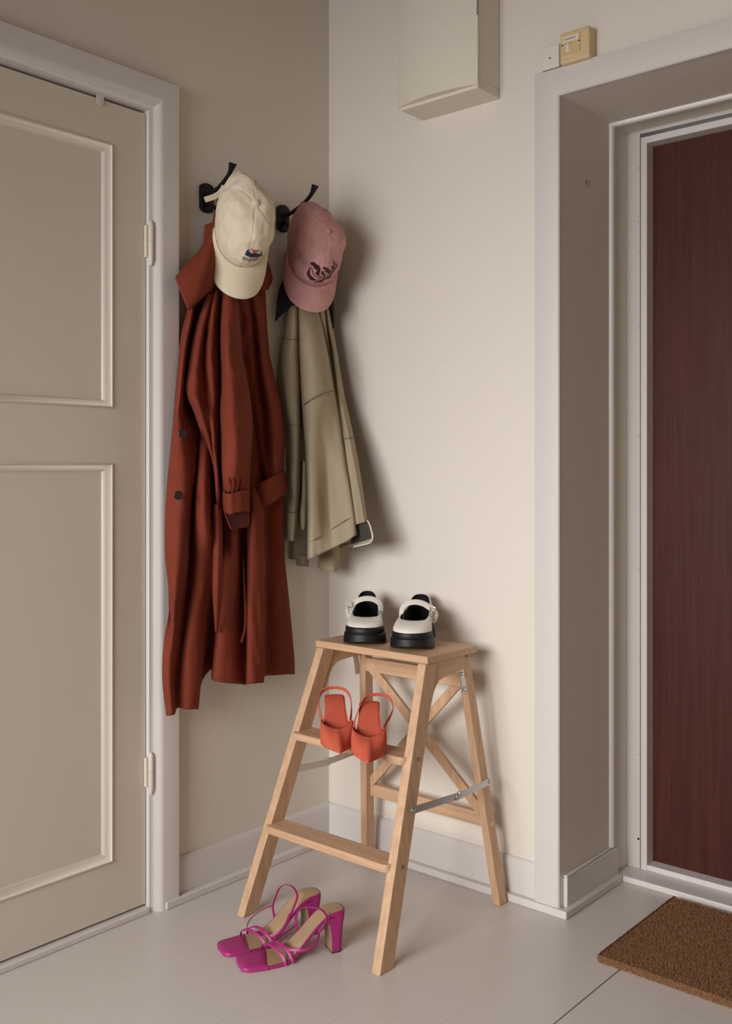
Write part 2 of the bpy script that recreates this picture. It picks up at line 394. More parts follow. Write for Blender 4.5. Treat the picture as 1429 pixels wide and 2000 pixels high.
T = thing('door_chime', 'yellowed square doorbell unit with name slot above the niche casing', 'doorbell', (.812, 0, 2.018), world=True)
g = MB(); g.box(.7735, .8510, -.036, 0, 2.0185, 2.093); g.out('housing', 'yellow', T, bevel=.005)
g = MB(); g.prism([(-.036, 2.0375), (-.0405, 2.040), (-.0365, 2.0635), (-.034, 2.0635)], 0, .7800, .8290)
g.box(.780, .8290, -.0385, -.034, 2.0635, 2.083); g.out('push_plate', 'yellow', T, bevel=.0008)
g = MB(); g.box(.784, .825, -.0398, -.038, 2.066, 2.0795); g.out('name_slot', 'box', T, bevel=.0004)
g = MB(); xs = .7875
for i, wd in enumerate((.0016, .0022, .0012, .002, .0024, .0014, .002, .0018, .0022, .0012, .002)): g.box(xs, xs+wd, -.0401, -.0397, 2.0712, 2.0737+.0006*(i % 2)); xs += wd+.0011
g.out('name_lettering', 'greyink', T)
g = MB(); g.box(.7930, .8010, -.0402, -.038, 2.043, 2.060); g.out('light_window', 'box', T)
g = MB()
for x in (.7825, .8265): g = MB(); g.cyl((x, -.038, 2.0615), (x, -.0402, 2.0615), .0015, n=10); g.out('screw', 'dark', T)
T = thing('junction_box', 'small white junction box with one screw hole left of the doorbell', 'junction box', (.743, 0, 2.02), world=True)
g = MB(); g.box(.7185, .7665, -.026, 0, 2.022, 2.078); g.out('cover', 'wall', T, bevel=.004)
g = MB(); g.cyl((.742, -.0255, 2.047), (.742, -.0266, 2.047), .0024, n=14); g.out('screw', 'scuff', T)
g = MB(); g.box(.7200, .7650, -.021, -.002, 2.0215, 2.0225); g.cyl((.742, -.012, 2.021), (.742, -.012, 2.0235), .003, n=10); g.out('cable_opening', 'scuff', T)

# ------------------------------------------------------------------ wall hooks
def hook(y, label, k=1.0):
    T = thing('coat_hook', label, 'coat hook', (0, y, 1.753), world=True, group='black wall hooks')
    g = MB(); pts = []
    for i in range(25):
        a = PI*i/24; pts.append((y+.0205*math.cos(a), 1.777+.012*math.sin(a)))
    for i in range(25):
        a = PI+PI*i/24; pts.append((y+.0205*math.cos(a), 1.727+.012*math.sin(a)))
    g.prism(pts, 0, 0, .013); g.out('back_plate', 'black', T, bevel=.003)
    g = MB(); p = spline([(.010, y, 1.758), (.035*k, y, 1.763), (.062*k, y, 1.776), (.084*k, y, 1.790), (.096*k, y, 1.803), (.106*k, y, 1.821)], 30)
    sweep(g, p, .0125, .0085, [Vector((-.6, 0, 1))]*30, k=12, taper=lambda t: 1-.35*math.sin(PI*min(1, t/.95))+(.95*max(0, (t-.8)/.2)))
    g.out('upper_arm', 'black', T, smooth=True)
    g = MB(); p = spline([(.010, y, 1.748), (.024, y, 1.735), (.038, y, 1.722), (.050, y, 1.722), (.055, y, 1.735), (.055, y, 1.748)], 24)
    sweep(g, p, .012, .0075, [Vector((-.6, 0, 1)) if i < 12 else Vector((-1, 0, -.2)) for i in range(24)], k=12)
    g.out('lower_arm', 'black', T, smooth=True)
hook(-.4640, 'black metal wall hook beside the door casing carrying the cream cap')
hook(-.1930, 'black metal wall hook nearest the corner carrying the pink cap', 1.22)

# ------------------------------------------------------------------ hanging cloth
OFFW = 0
def on(px, py, X):
    """point of the coat surface at height/width measured in the photograph, X metres off the left wall"""
    t = (px-714.5)/F
    d = Vector((-SY+t*CY, CY+t*SY, -(py-HOR)/F))
    if OFFW: X = X+OFFW*max(0, CAM.x-d.x*CAM.y/d.y)      # keep clear of the right wall near the corner
    return CAM+d*((X-CAM.x)/d.x)
def drape(name, ribs, material, parent, rows=70, sub=7, thick=.0022, wr=.002, wf=(14, 14, 5), seed=0, smooth_u=True, edge=True, mb=None, amp_fn=None):
    nR = len(ribs)
    ribp = []
    for r in ribs:
        y0_, y1_ = r[0][1], r[-1][1]
        ctrl = [on(*p) for p in r]; ts = [(p[1]-y0_)/(y1_-y0_) for p in r]
        line = []
        for j in range(rows+1):
            t = j/rows; k = 0
            while k < len(ts)-2 and t > ts[k+1]: k += 1
            f = (t-ts[k])/(ts[k+1]-ts[k])
            a = ctrl[max(k-1, 0)]; b = ctrl[k]; c = ctrl[k+1]; d_ = ctrl[min(k+2, len(ctrl)-1)]
            h = ts[k+1]-ts[k]
            m0 = (c-a)/max(1e-6, (ts[k+1]-ts[max(k-1, 0)]))*h; m1 = (d_-b)/max(1e-6, (ts[min(k+2, len(ts)-1)]-ts[k]))*h
            line.append(b*(2*f**3-3*f*f+1)+m0*(f**3-2*f*f+f)+c*(-2*f**3+3*f*f)+m1*(f**3-f*f))
        ribp.append(line)
    out = []
    for j in range(rows+1):
        row = []
        n = (nR-1)*sub
        pts = [tuple(ribp[k][j]) for k in range(nR)]
        for i in range(n+1):
            p = Vector(cr(pts, i/n))
            if wr:
                v = p*1.0; q = Vector((v.x*wf[0], v.y*wf[1], v.z*wf[2]))+Vector((seed*7.3, seed*3.1, 0))
                e = min(1, min(i, n-i)/4) if edge else 1
                dn = .8*noise.noise(q)+1.1*(.35-abs(noise.noise(q*1.9+Vector((3, 1, 9)))))+.35*(.3-abs(noise.noise(Vector((q.x*2.2, q.y*2.2, q.z*4.5)))))
                p = p+Vector((.8, -.6, 0))*dn*wr*e
            p.x = max(p.x, .006)
            row.append(p)
        out.append(row)
    g = MB() if mb is None else mb
    g.grid(out)
    if mb is None: return g.out(name, material, parent, smooth=True, sharp=80, solid=thick)

def button(parent, c, d, r=.0105):
    g = MB(); g.lathe(c, d, [(r*.9, 0), (r, .001), (r, .003), (r*.82, .0042), (r*.7, .0030), (.0015, .0028)], 28)
    b = g.out('button', 'button', parent, smooth=True)
    g = MB(); c = Vector(c); d = Vector(d).normalized(); u = Vector((0, 0, 1)); w_ = d.cross(u)
    for a, b2 in ((-.0022, -.0022), (.0022, -.0022), (-.0022, .0022), (.0022, .0022)):
        g.cyl(c+d*.0025+u*a+w_*b2, c+d*.0036+u*a+w_*b2, .0009, n=8)
    g.out('stitch', 'rust_in', b)

# --- rust coat
T = thing('rust_coat', 'long rust red coat hanging from the hook beside the door casing', 'coat', (.05, -.44, .44), world=True)
body = [
 [(376,560,.020),(367,604,.022),(356,647,.03),(347,730,.035),(338,840,.045),(329,932,.05),(324,1006,.05),(324,1089,.05),(330,1144,.05),(330,1190,.055),(321,1250,.06),(318,1320,.06),(326,1397,.06)],
 [(380,560,.050),(372,620,.075),(360,680,.085),(352,760,.085),(344,850,.085),(336,940,.07),(331,1030,.07),(330,1120,.07),(334,1200,.06),(331,1260,.075),(330,1330,.08),(334,1397,.08)],
 [(388,560,.020),(379,620,.014),(370,700,.012),(366,780,.03),(362,850,.085),(356,950,.095),(349,1050,.10),(342,1150,.10),(338,1230,.085),(336,1300,.07),(336,1345,.07),(340,1394,.075)],
 [(400,560,.016),(392,640,.012),(390,720,.012),(388,800,.020),(380,900,.075),(371,983,.085),(362,1098,.085),(350,1190,.075),(345,1260,.06),(342,1310,.05),(341,1350,.05),(343,1385,.06)],
 [(410,560,.03),(400,640,.03),(398,720,.03),(394,800,.04),(384,900,.045),(374,990,.045),(370,1098,.04),(362,1190,.045),(354,1260,.045),(350,1320,.05),(349,1382,.06)],
 [(415,560,.04),(406,640,.05),(402,720,.05),(400,800,.055),(392,900,.085),(388,983,.105),(390,1040,.105),(390,1098,.085),(378,1190,.08),(368,1260,.075),(364,1320,.075),(364,1385,.08)],
 [(420,560,.04),(412,700,.05),(408,820,.06),(404,910,.095),(402,985,.12),(407,1050,.115),(412,1098,.08),(400,1150,.085),(392,1220,.08),(384,1300,.08),(380,1384,.08)],
 [(424,560,.04),(420,700,.04),(418,850,.05),(418,950,.06),(418,1040,.06),(416,1100,.055),(410,1160,.05),(402,1220,.05),(394,1290,.06),(388,1340,.065),(386,1381,.07)],
 [(426,560,.04),(424,700,.04),(424,900,.04),(424,1100,.035),(416,1200,.03),(402,1270,.03),(392,1333,.035)],
 [(430,560,.04),(428,700,.04),(428,900,.04),(428,1100,.03),(424,1200,.03),(418,1260,.03),(413,1307,.035)],
 [(434,560,.045),(432,700,.045),(432,900,.045),(432,1050,.05),(430,1150,.055),(422,1240,.065),(415,1326,.075)],
 [(440,560,.05),(440,700,.05),(440,900,.055),(443,1050,.075),(443,1150,.085),(434,1240,.09),(430,1332,.095)],
 [(448,560,.05),(452,700,.05),(456,900,.055),(460,1050,.095),(462,1120,.090),(458,1220,.085),(456,1335,.10)],
 [(456,560,.05),(462,700,.05),(466,900,.05),(471,1010,.05),(471,1121,.05),(475,1220,.055),(478,1337,.085)],
 [(466,560,.05),(470,700,.05),(476,900,.05),(480,1010,.05),(481,1130,.055),(482,1220,.065),(482,1337,.10)],
 [(472,560,.05),(478,700,.055),(485,900,.055),(490,1010,.10),(487,1130,.11),(486,1220,.115),(487,1336,.12)],
 [(485,560,.05),(492,700,.055),(498,900,.06),(503,1010,.105),(503,1130,.118),(501,1220,.120),(501,1334,.125)],
 [(495,560,.045),(502,700,.05),(506,900,.055),(513,1010,.09),(514,1130,.105),(514,1220,.11),(513,1332,.115)],
 [(500,560,.04),(506,700,.04),(511,900,.045),(516,1010,.045),(517,1130,.05),(517,1220,.055),(516,1320,.06)],
 [(506,560,.03),(514,700,.03),(528,850,.04),(534,1000,.055),(536,1100,.06),(538,1200,.065),(540,1318,.065)],
 [(511,560,.03),(521,685,.035),(535,770,.05),(546,880,.06),(548,1000,.065),(552,1090,.06),(556,1160,.06),(562,1317,.06)],
 [(516,560,.02),(524,685,.03),(537,750,.045),(550,870,.055),(554,1000,.055),(554,1080,.05),(562,1162,.04),(573,1282,.035),(574,1317,.035)],
]
drape('body', body, 'rust', T, rows=110, sub=6, wr=.0055, wf=(18, 18, 4), seed=1)
# left front edge turned forward, lower hem tip
front = [
 [(408,575,.055),(392,610,.06),(380,650,.065),(371,700,.07),(364,748,.075),(367,775,.08),(378,800,.085),(392,840,.085),(405,870,.08),(414,890,.075)],
 [(414,572,.075),(400,615,.085),(392,655,.09),(386,700,.095),(382,748,.10),(384,780,.105),(392,805,.11),(402,842,.11),(411,880,.10),(418,910,.09)],
 [(418,570,.07),(408,615,.075),(400,655,.07),(397,700,.075),(400,748,.08),(402,780,.085),(406,810,.10),(412,850,.10),(417,890,.10),(420,940,.09)],
 [(422,568,.08),(416,615,.095),(412,655,.095),(411,700,.11),(414,748,.11),(415,790,.10),(416,830,.115),(418,870,.12),(421,910,.12),(424,985,.11)],
 [(426,568,.07),(423,615,.08),(422,655,.085),(424,700,.09),(425,748,.09),(424,800,.09),(423,850,.10),(423,900,.11),(427,950,.11),(430,1000,.10)],
 [(428,568,.04),(427,640,.04),(427,720,.05),(428,800,.05),(427,870,.05),(427,940,.05),(432,1002,.06)],
]
drape('front_panel', front, 'rust', T, rows=70, sub=7, wr=.007, wf=(18, 18, 9), seed=3)
slv = [
 [(434,545,.05),(431,620,.07),(430,672,.07),(432,750,.075),(429,806,.075),(431,873,.08),(431,920,.08),(434,958,.10)],
 [(440,545,.075),(436,620,.105),(435,672,.12),(437,750,.125),(436,806,.13),(437,873,.13),(438,920,.14),(440,960,.125)],
 [(446,545,.085),(446,620,.125),(447,680,.145),(452,750,.155),(455,806,.165),(456,873,.165),(455,920,.165),(455,962,.15)],
 [(452,545,.085),(458,620,.115),(461,680,.13),(469,740,.14),(475,806,.15),(474,873,.155),(472,920,.155),(472,960,.145)],
 [(456,545,.07),(466,640,.085),(470,694,.095),(478,735,.10),(486,780,.11),(489,850,.12),(485,910,.12),(482,958,.12)],
 [(460,545,.04),(469,650,.05),(473,700,.05),(482,745,.05),(491,806,.05),(492,851,.06),(488,900,.06),(486,956,.08)],
]
drape('sleeve', slv, 'rust', T, rows=60, sub=8, wr=.008, wf=(20, 20, 8), seed=5)
g = MB()      # gathers above the cuff
for k, (px, X_) in enumerate(((438, .125), (445, .149), (453, .157), (462, .156), (470, .150), (479, .132))):
    p = [on(px+dx, yy, X_+e) for dx, yy, e in ((0, 962, 0), (1, 950, .006), (2, 935, .006), (3+k % 2, 915, -.004))]
    sweep(g, spline([tuple(q) for q in p], 10), .004, .005, [Vector((.76, -.65, 0))]*10, taper=lambda t: 1-.6*t)
g.out('gather', 'rust', T, smooth=True)
slv2 = [
 [(459,570,.045),(467,620,.045),(474,700,.05),(482,760,.05),(490,800,.05),(497,860,.05),(505,900,.055),(515,937,.065)],
 [(470,570,.06),(482,620,.06),(492,700,.065),(500,760,.065),(506,800,.07),(511,860,.07),(516,900,.075),(522,936,.085)],
 [(482,572,.05),(494,620,.05),(502,700,.055),(510,760,.06),(516,800,.065),(520,860,.07),(524,900,.08),(530,932,.09)],
 [(494,574,.06),(504,620,.07),(512,700,.08),(522,760,.095),(530,800,.10),(535,860,.105),(537,900,.11),(539,927,.10)],
 [(506,576,.045),(514,630,.05),(521,700,.06),(533,760,.07),(542,800,.085),(547,860,.09),(547,900,.09),(547,923,.085)],
 [(512,577,.02),(520,640,.03),(526,700,.04),(538,752,.05),(549,800,.06),(555,851,.065),(553,890,.065),(552,919,.065)],
]
drape('sleeve', slv2, 'rust', T, rows=60, sub=8, wr=.007, wf=(20, 20, 7), seed=8)
def tube_cuff(name, top, bot, mat_, inner, rows=10, depth=.035):
    """a cuff: front arc through the given points and a back arc nearer the wall"""
    g = MB(); R = []
    n = len(top)
    for j in range(rows+1):
        t = j/rows
        fr = [on(*[a+(b-a)*t for a, b in zip(p, q)]) for p, q in zip(top, bot)]
        fr2 = spline([tuple(p) for p in fr], 26)
        a, b = fr2[0], fr2[-1]; back = []
        for i in range(1, 17):
            u = i/17; back.append(b+(a-b)*u+Vector((-.76, .65, 0))*depth*math.sin(PI*u))
        R.append(fr2+back)
    g.grid(R, close_u=True)
    return g.out(name, mat_, T, smooth=True, sharp=80, solid=.003)
c1 = tube_cuff('cuff', [(434,958,.10),(444,964,.155),(458,962,.165),(474,957,.16),(486,955,.10)], [(434,992,.10),(447,1004,.150),(460,1001,.160),(475,999,.158),(486,1001,.105)], 'rust', None, depth=.03)
c1['label'] = 'gathered cuff with a dark open end'
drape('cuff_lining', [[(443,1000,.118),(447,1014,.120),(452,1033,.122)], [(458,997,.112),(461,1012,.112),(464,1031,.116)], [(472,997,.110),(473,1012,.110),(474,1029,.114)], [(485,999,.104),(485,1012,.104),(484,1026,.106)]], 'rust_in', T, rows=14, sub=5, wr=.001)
g = MB(); p = spline([tuple(on(*q)) for q in [(434,994,.104),(443,1012,.122),(452,1033,.124),(464,1031,.118),(474,1029,.116),(484,1026,.108),(486,1003,.106)]], 40)
sweep(g, p, .004, .003, [Vector((.76, -.65, 0))]*40); g.out('cuff_hem', 'rust', T, smooth=True)
c2 = tube_cuff('cuff', [(488,950,.05),(502,945,.085),(517,938,.105),(534,929,.11),(546,922,.095),(553,918,.07)], [(492,992,.05),(506,991,.08),(524,985,.10),(542,975,.105),(554,965,.095),(563,958,.075)], 'rust', None, depth=.03)
# belt ends
drape('belt', [[(417,985,.10),(418,1060,.105),(416,1155,.105),(419,1200,.10),(421,1232,.09)], [(424,985,.118),(426,1060,.12),(424,1155,.12),(423,1200,.11),(422,1234,.095)], [(432,985,.105),(433,1060,.11),(433,1130,.11),(429,1190,.10),(424,1235,.09)]], 'rust', T, rows=40, sub=6, wr=.002, seed=9)
g = MB(); p = spline([tuple(on(*q)) for q in [(474,1090,.07),(477,1144,.08),(479,1201,.09),(477,1232,.09),(471,1254,.10)]], 24)
sweep(g, p, .006, .003, [Vector((.76, -.65, 0))]*24); g.out('tie_string', 'rust', T, smooth=True)
# collar
drape('collar', [
 [(424,400,.035),(410,455,.04),(388,492,.04),(360,522,.045),(343,543,.05)],
 [(425,410,.06),(413,465,.07),(395,500,.075),(368,532,.075),(347,556,.07)],
 [(428,420,.07),(419,480,.075),(404,520,.10),(379,555,.095),(356,580,.08)],
 [(432,430,.070),(427,500,.065),(417,535,.080),(393,568,.10),(365,602,.08)],
 [(436,440,.060),(434,505,.050),(430,545,.060),(400,575,.085),(369,604,.075)],
], 'rust', T, rows=40, sub=6, thick=.003, wr=.002, seed=11)
drape('collar', [[(505,500,.05),(510,530,.05),(508,570,.045)], [(517,505,.05),(524,535,.045),(518,566,.04)], [(520,509,.02),(530,544,.015),(522,565,.015)]], 'rust', T, rows=16, sub=5, thick=.003, wr=.001)
g = MB(); drape('neck', [[(400,440,.02),(392,520,.02),(378,600,.02)], [(430,430,.05),(428,510,.055),(420,600,.03)], [(460,430,.07),(462,510,.08),(462,600,.035)], [(492,440,.06),(498,510,.06),(500,600,.025)], [(512,450,.015),(514,520,.015),(516,600,.015)]], 'rust', T, rows=24, sub=6, wr=.004, seed=15)
for (px, py, X) in ((356.5, 846.5, .086), (348, 967.5, .098)):
    button(T, on(px, py, X+.014), (.80, -.60, 0))

# --- khaki jacket
OFFW = 1.3
T = thing('khaki_jacket', 'short khaki jacket with black collar hanging from the corner hook', 'jacket', (.07, -.17, .80), world=True)
jl = [
 [(560,600,.010),(558,640,.010),(548,690,.008),(543,737,.008),(546,776,.008),(553,818,.008),(555,1000,.008),(555,1053,.008)],
 [(564,600,.035),(562,650,.04),(554,700,.035),(550,750,.030),(553,800,.030),(557,850,.030),(558,1000,.035),(558,1054,.035)],
 [(572,597,.055),(571,650,.065),(566,700,.065),(564,750,.065),(565,800,.065),(568,850,.065),(567,1000,.065),(566,1056,.065)],
 [(579,596,.055),(580,650,.065),(579,700,.07),(580,750,.075),(580,800,.08),(581,850,.08),(577,1000,.075),(571,1057,.075)],
 [(583,597,.03),(585,650,.035),(585,700,.04),(587,760,.04),(588,820,.04),(588,880,.04),(584,980,.04),(576,1056,.045)],
]
drape('sleeve', jl, 'tan', T, rows=60, sub=6, wr=.003, wf=(16, 16, 5), seed=21)
jc = [
 [(582,595,.04),(584,680,.04),(588,770,.045),(592,830,.05),(598,900,.06),(601,1000,.07),(601,1093,.08)],
 [(585,597,.060),(588,680,.09),(592,770,.10),(597,830,.11),(602,900,.13),(604,1000,.14),(605,1091,.15)],
 [(594,602,.075),(598,680,.115),(604,770,.13),(610,830,.14),(614,900,.15),(618,1000,.16),(622,1084,.165)],
 [(606,606,.080),(612,680,.13),(620,770,.145),(628,830,.145),(636,900,.15),(643,1000,.155),(652,1069,.16)],
 [(615,607,.075),(624,680,.125),(635,740,.14),(646,830,.14),(656,900,.14),(668,1000,.14),(678,1056,.145)],
 [(620,606,.065),(632,665,.095),(646,740,.10),(658,810,.105),(669,880,.11),(682,960,.115),(694,1046,.12)],
 [(622,605,.06),(634,665,.06),(649,740,.06),(661,810,.065),(672,880,.07),(685,960,.08),(697,1046,.09)],
]
drape('body', jc, 'tan', T, rows=80, sub=7, wr=.004, wf=(14, 14, 5), seed=23)
jr = [
 [(618,600,.055),(634,680,.055),(650,780,.055),(664,860,.06),(676,940,.07),(688,1026,.08)],
 [(626,602,.075),(640,680,.075),(654,780,.085),(668,860,.09),(684,940,.10),(697,1024,.11)],
 [(633,602,.055),(646,680,.06),(660,780,.075),(677,860,.085),(692,940,.095),(706,1022,.10)],
 [(638,602,.065),(651,680,.07),(666,780,.075),(683,860,.08),(698,940,.09),(712,1020,.10)],
 [(642,602,.03),(656,680,.03),(671,770,.03),(688,848,.035),(703,930,.04),(716,1020,.05)],
]
drape('sleeve', jr, 'tan', T, rows=60, sub=6, wr=.003, seed=25)
# inner back panels seen below
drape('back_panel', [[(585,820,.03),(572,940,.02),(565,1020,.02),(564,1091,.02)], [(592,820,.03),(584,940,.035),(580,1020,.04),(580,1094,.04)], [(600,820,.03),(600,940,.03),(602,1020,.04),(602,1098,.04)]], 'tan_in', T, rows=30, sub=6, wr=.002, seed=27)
drape('pocket_bag', [[(588,900,.05),(587,960,.05),(583,1000,.05),(586,1030,.05)], [(593,900,.07),(594,960,.075),(592,1000,.08),(592,1035,.075)], [(600,905,.065),(603,960,.065),(603,1000,.07),(600,1026,.065)]], 'tan', T, rows=24, sub=6, wr=.001)
drape('back_hem', [[(621,1040,.05),(621,1084,.05),(622,1107,.05)], [(632,1040,.075),(632,1084,.08),(633,1114,.08)], [(650,1040,.085),(650,1084,.09),(650,1117,.09)], [(660,1040,.05),(663,1070,.05),(661,1112,.05)]], 'tan', T, rows=18, sub=6, wr=.001)
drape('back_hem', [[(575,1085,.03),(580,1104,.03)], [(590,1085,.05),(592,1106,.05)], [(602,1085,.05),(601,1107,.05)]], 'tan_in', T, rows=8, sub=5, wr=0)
# stitched hem of the front and seams
def seam(parent, pts, m='tan_in', wd=.0012, n=30, name='seam'):
    g = MB(); p = spline([tuple(on(*q)) for q in pts], n); sweep(g, p, wd, .0055, [Vector((.76, -.65, .0))]*n, k=6); return g.out(name, m, parent, smooth=True)
seam(T, [(553,659,.014),(560,662,.043),(571,663,.070),(580,663,.070),(585,664,.040)])
seam(T, [(556,826,.020),(559,828,.038),(568,830,.069),(581,832,.083),(587,833,.045)])
seam(T, [(590,797,.065),(594,790,.112),(603,782,.138),(620,773,.150),(637,767,.148),(652,764,.108)])
seam(T, [(644,692,.066),(650,690,.076),(656,685,.040)])
seam(T, [(664,858,.066),(669,857,.094),(677,856,.090),(684,856,.086),(689,855,.040)])
seam(T, [(557,1000,.020),(560,1001,.044),(567,1001,.070),(577,1001,.080),(583,1001,.045)])
seam(T, [(605,1058,.150),(618,1052,.166),(645,1035,.160),(672,1018,.146),(690,1008,.118)])
# cuff strap with buckle at the lower right
g = MB(); q = [on(*p) for p in [(684,1028,.10),(716,1019,.09),(724,1052,.09),(686,1063,.10)]]
off = Vector((-.004, .004, 0)); g.add(q+[a+off for a in q], [(0,1,2,3),(7,6,5,4),(0,4,5,1),(1,5,6,2),(2,6,7,3),(3,7,4,0)])
o = g.out('side_tab', 'navy', T, bevel=.001); o['label'] = 'dark brown side tab'
M['tab'] = mat('dark brown tab', (.05, .04, .03), .8); o.data.materials[0] = M['tab']
g = MB(); p = spline([tuple(on(*a)) for a in [(714,1015,.085),(720,1021,.09),(726,1040,.09),(727,1052,.09),(722,1060,.09),(708,1064,.09),(690,1068,.09)]], 30)
sweep(g, p, .0035, .0022, [Vector((.76, -.65, 0))]*30); o = g.out('strap_loop', 'mjwhite', T, smooth=True)
drape('side_strap', [[(660,1064,.085),(690,1058,.088),(724,1052,.088)], [(664,1071,.085),(692,1066,.088),(724,1060,.088)]], 'tan_hem', T, rows=12, sub=3, wr=0)
# black collar
drape('collar', [[(566,500,.02),(556,540,.02),(544,568,.02),(538,628,.022)], [(575,505,.045),(568,545,.04),(556,580,.035),(543,622,.03)], [(586,510,.065),(582,555,.06),(573,590,.05),(556,610,.04)]], 'navy', T, rows=24, sub=6, thick=.003, wr=.001)
drape('collar', [[(632,520,.06),(636,570,.055),(641,600,.05),(649,640,.045)], [(640,520,.045),(645,570,.045),(648,600,.045),(650,642,.042)], [(646,520,.02),(648,570,.02),(650,600,.025),(650.5,640,.03)]], 'navy', T, rows=20, sub=4, thick=.003, wr=0)
drape('neck', [[(572,480,.02),(566,550,.02),(561,612,.02)], [(590,470,.06),(588,540,.07),(584,612,.03)], [(612,470,.08),(612,540,.09),(612,612,.05)], [(630,480,.06),(632,540,.07),(634,612,.03)], [(642,490,.02),(641,550,.03),(642,612,.03)]], 'tan', T, rows=20, sub=6, wr=.002)
OFFW = 0

# ------------------------------------------------------------------ caps
def decal(name, parent, polys, fn, material, sub=3):
    g = MB()
    for poly in polys:
        bm = bmesh.new(); vs = [bm.verts.new((a, b, 0)) for a, b in poly]; bm.faces.new(vs)
        bmesh.ops.triangulate(bm, faces=bm.faces)
        for _ in range(sub):
            le = [e for e in bm.edges if e.calc_length() > .004]
            if le: bmesh.ops.subdivide_edges(bm, edges=le, cuts=1); bmesh.ops.triangulate(bm, faces=[f for f in bm.faces if len(f.verts) > 3])
        bm.verts.ensure_lookup_table()
        for i, v in enumerate(bm.verts): v.index = i
        g.add([fn(v.co.x, v.co.y) for v in bm.verts], [tuple(v.index for v in f.verts) for f in bm.faces]); bm.free()
    return g.out(name, material, parent, smooth=True)
class Cap:
    def __init__(s, a, b, h, brim, pinch, seed, bw=1.0, tiltfront=6.0, bend=0.0):
        s.bend = bend
        s.a, s.b, s.h, s.brim, s.pinch, s.seed, s.bw, s.tf = a, b, h, brim, pinch, seed, bw, tiltfront
    def crown(s, u, v, off=0, dent=True):
        """u angle from the front centre, v 0 at the rim .. 1 at the button"""
        ca = math.cos(v*PI/2)**.72; sa = math.sin(v*PI/2)**.85
        x = s.a*math.sin(u)*ca; y = s.b*math.cos(u)*ca; z = s.h*sa
        back = max(0, -math.cos(u))
        x *= 1-s.pinch*back**2.2*(1-v*.5)
        z *= 1-.22*back*(1-v)
        x += s.bend*max(0, -y/s.b)**1.6
        if y < 0: z += .0
        front = max(0, y)/s.b
        z -= s.tf*x*x*front
        p = Vector((x, y, z))
        if dent:
            q = p*18+Vector((s.seed*3.7, 0, 0))
            n = noise.noise(q)*1.0+.5*noise.noise(q*2.1)
            d = Vector((x/s.a**2, y/s.b**2, (z+.01)/s.h**2)).normalized()
            p = p+d*((n*.010+.0035*(.3-abs(noise.noise(q*2.7))))*min(1, v*4)*(1.1-.6*v))
            # seams between the six panels
            k = abs(((u/(PI/3)+.0)+.5) % 1-.5)*(PI/3)
            w_ = k*ca*s.a
            if v < .97: p = p-d*.0012*math.exp(-(w_/.0022)**2)
            p = p+d*off
        return p
    def brimpt(s, q, t):
        """q -1..1 across, t 0..1 outwards"""
        um = 1.36*s.bw
        u = q*um
        r = s.crown(u, 0, dent=False)
        ext = s.brim*(1-abs(q)**3.6)**.52
        X = r.x*(1+.12*t*(1-abs(q)**6)); Y = r.y+ext*t
        Z = -s.tf*.98*X*X*min(1, (max(0, r.y)/s.b)+.25*t+.0)-.004*t-.010*t*t
        if t == 0: Z = r.z
        return Vector((X, Y, Z*1.0))
def make_cap(label, cap, loc, axis, fwd, material, inner, name='baseball_cap'):
    az = Vector(axis).normalized(); ay = Vector(fwd); ay = (ay-az*ay.dot(az)).normalized(); ax = ay.cross(az)
    rot = Matrix((ax, ay, az)).transposed()
    T = thing(name, label, 'cap', loc, rot=rot, group='caps on the wall hooks')
    g = MB(); nu, nv = 168, 40
    rows = [[cap.crown(2*PI*i/nu, j/nv) for i in range(nu)] for j in range(nv)]
    # leave the half-moon opening above the strap at the back
    g.grid(rows, close_u=True, flip=True)
    top = len(g.v); g.v.append(tuple(cap.crown(0, 1))); 
    for i in range(nu): g.f.append((top, (nv-1)*nu+i, (nv-1)*nu+(i+1) % nu)); g.m.append(0)
    keep = []
    for f in g.f:
        c = sum((Vector(g.v[i]) for i in f), Vector())/len(f)
        if c.y < -cap.b*.55 and (c.x/.030)**2+((c.z-.012)/.026)**2 < 1: continue
        keep.append(f)
    g.f = keep; g.m = [0]*len(keep)
    g.out('crown', material, T, smooth=True, sharp=80, solid=.0016)
    g = MB(); rows = [[cap.brimpt(-1+2*i/60, j/18) for i in range(61)] for j in range(19)]
    g.grid(rows); br = g.out('brim', material, T, smooth=True, sharp=80, solid=.0032, solid_off=0)
    g = MB()
    for k in range(6):
        t = .22+.125*k; p = [cap.brimpt(-.93+1.86*i/50, t)+Vector((0, 0, .0019)) for i in range(51)]
        sweep(g, p, .0010, .0007, [Vector((0, 0, 1))]*51, k=5)
    g.out('brim_stitching', material, br, smooth=True)
    g = MB(); c = cap.crown(0, 1); g.lathe(c+Vector((0, 0, .000)), (0, 0, 1), [(.0070, -.002), (.0080, .002), (.0074, .0045), (.0048, .0064), (.001, .0070)], 22); g.out('top_button', material, T, smooth=True)
    g = MB()
    for k in range(6):
        u = (k+.5)*PI/3; p = cap.crown(u, .60); n = (cap.crown(u, .60, off=.01)-p).normalized()
        g = MB(); g.lathe(p-n*.0006, n, [(.0022, 0), (.0026, .0009), (.0018, .0013), (.0010, .0003)], 12)
        g.out('eyelet', material, T, smooth=True)
    g = MB(); p = [cap.crown(PI+(-.5+i/20)*1.0, 0, dent=False)+Vector((0, -.001, .010)) for i in range(21)]
    sweep(g, p, .018, .002, [Vector((0, -1, 0))]*21); g.out('back_strap', material, T, smooth=True)
    return T
cap1 = Cap(.072, .120, .108, .078, .58, 2, bend=.030)
C1_ = make_cap('cream baseball cap with a mountain and sun emblem on the left hook', cap1, (.1155, -.437, 1.678), (.84, -.42, .20), (.096, -.17, -.97), 'cream', 'cream_in')
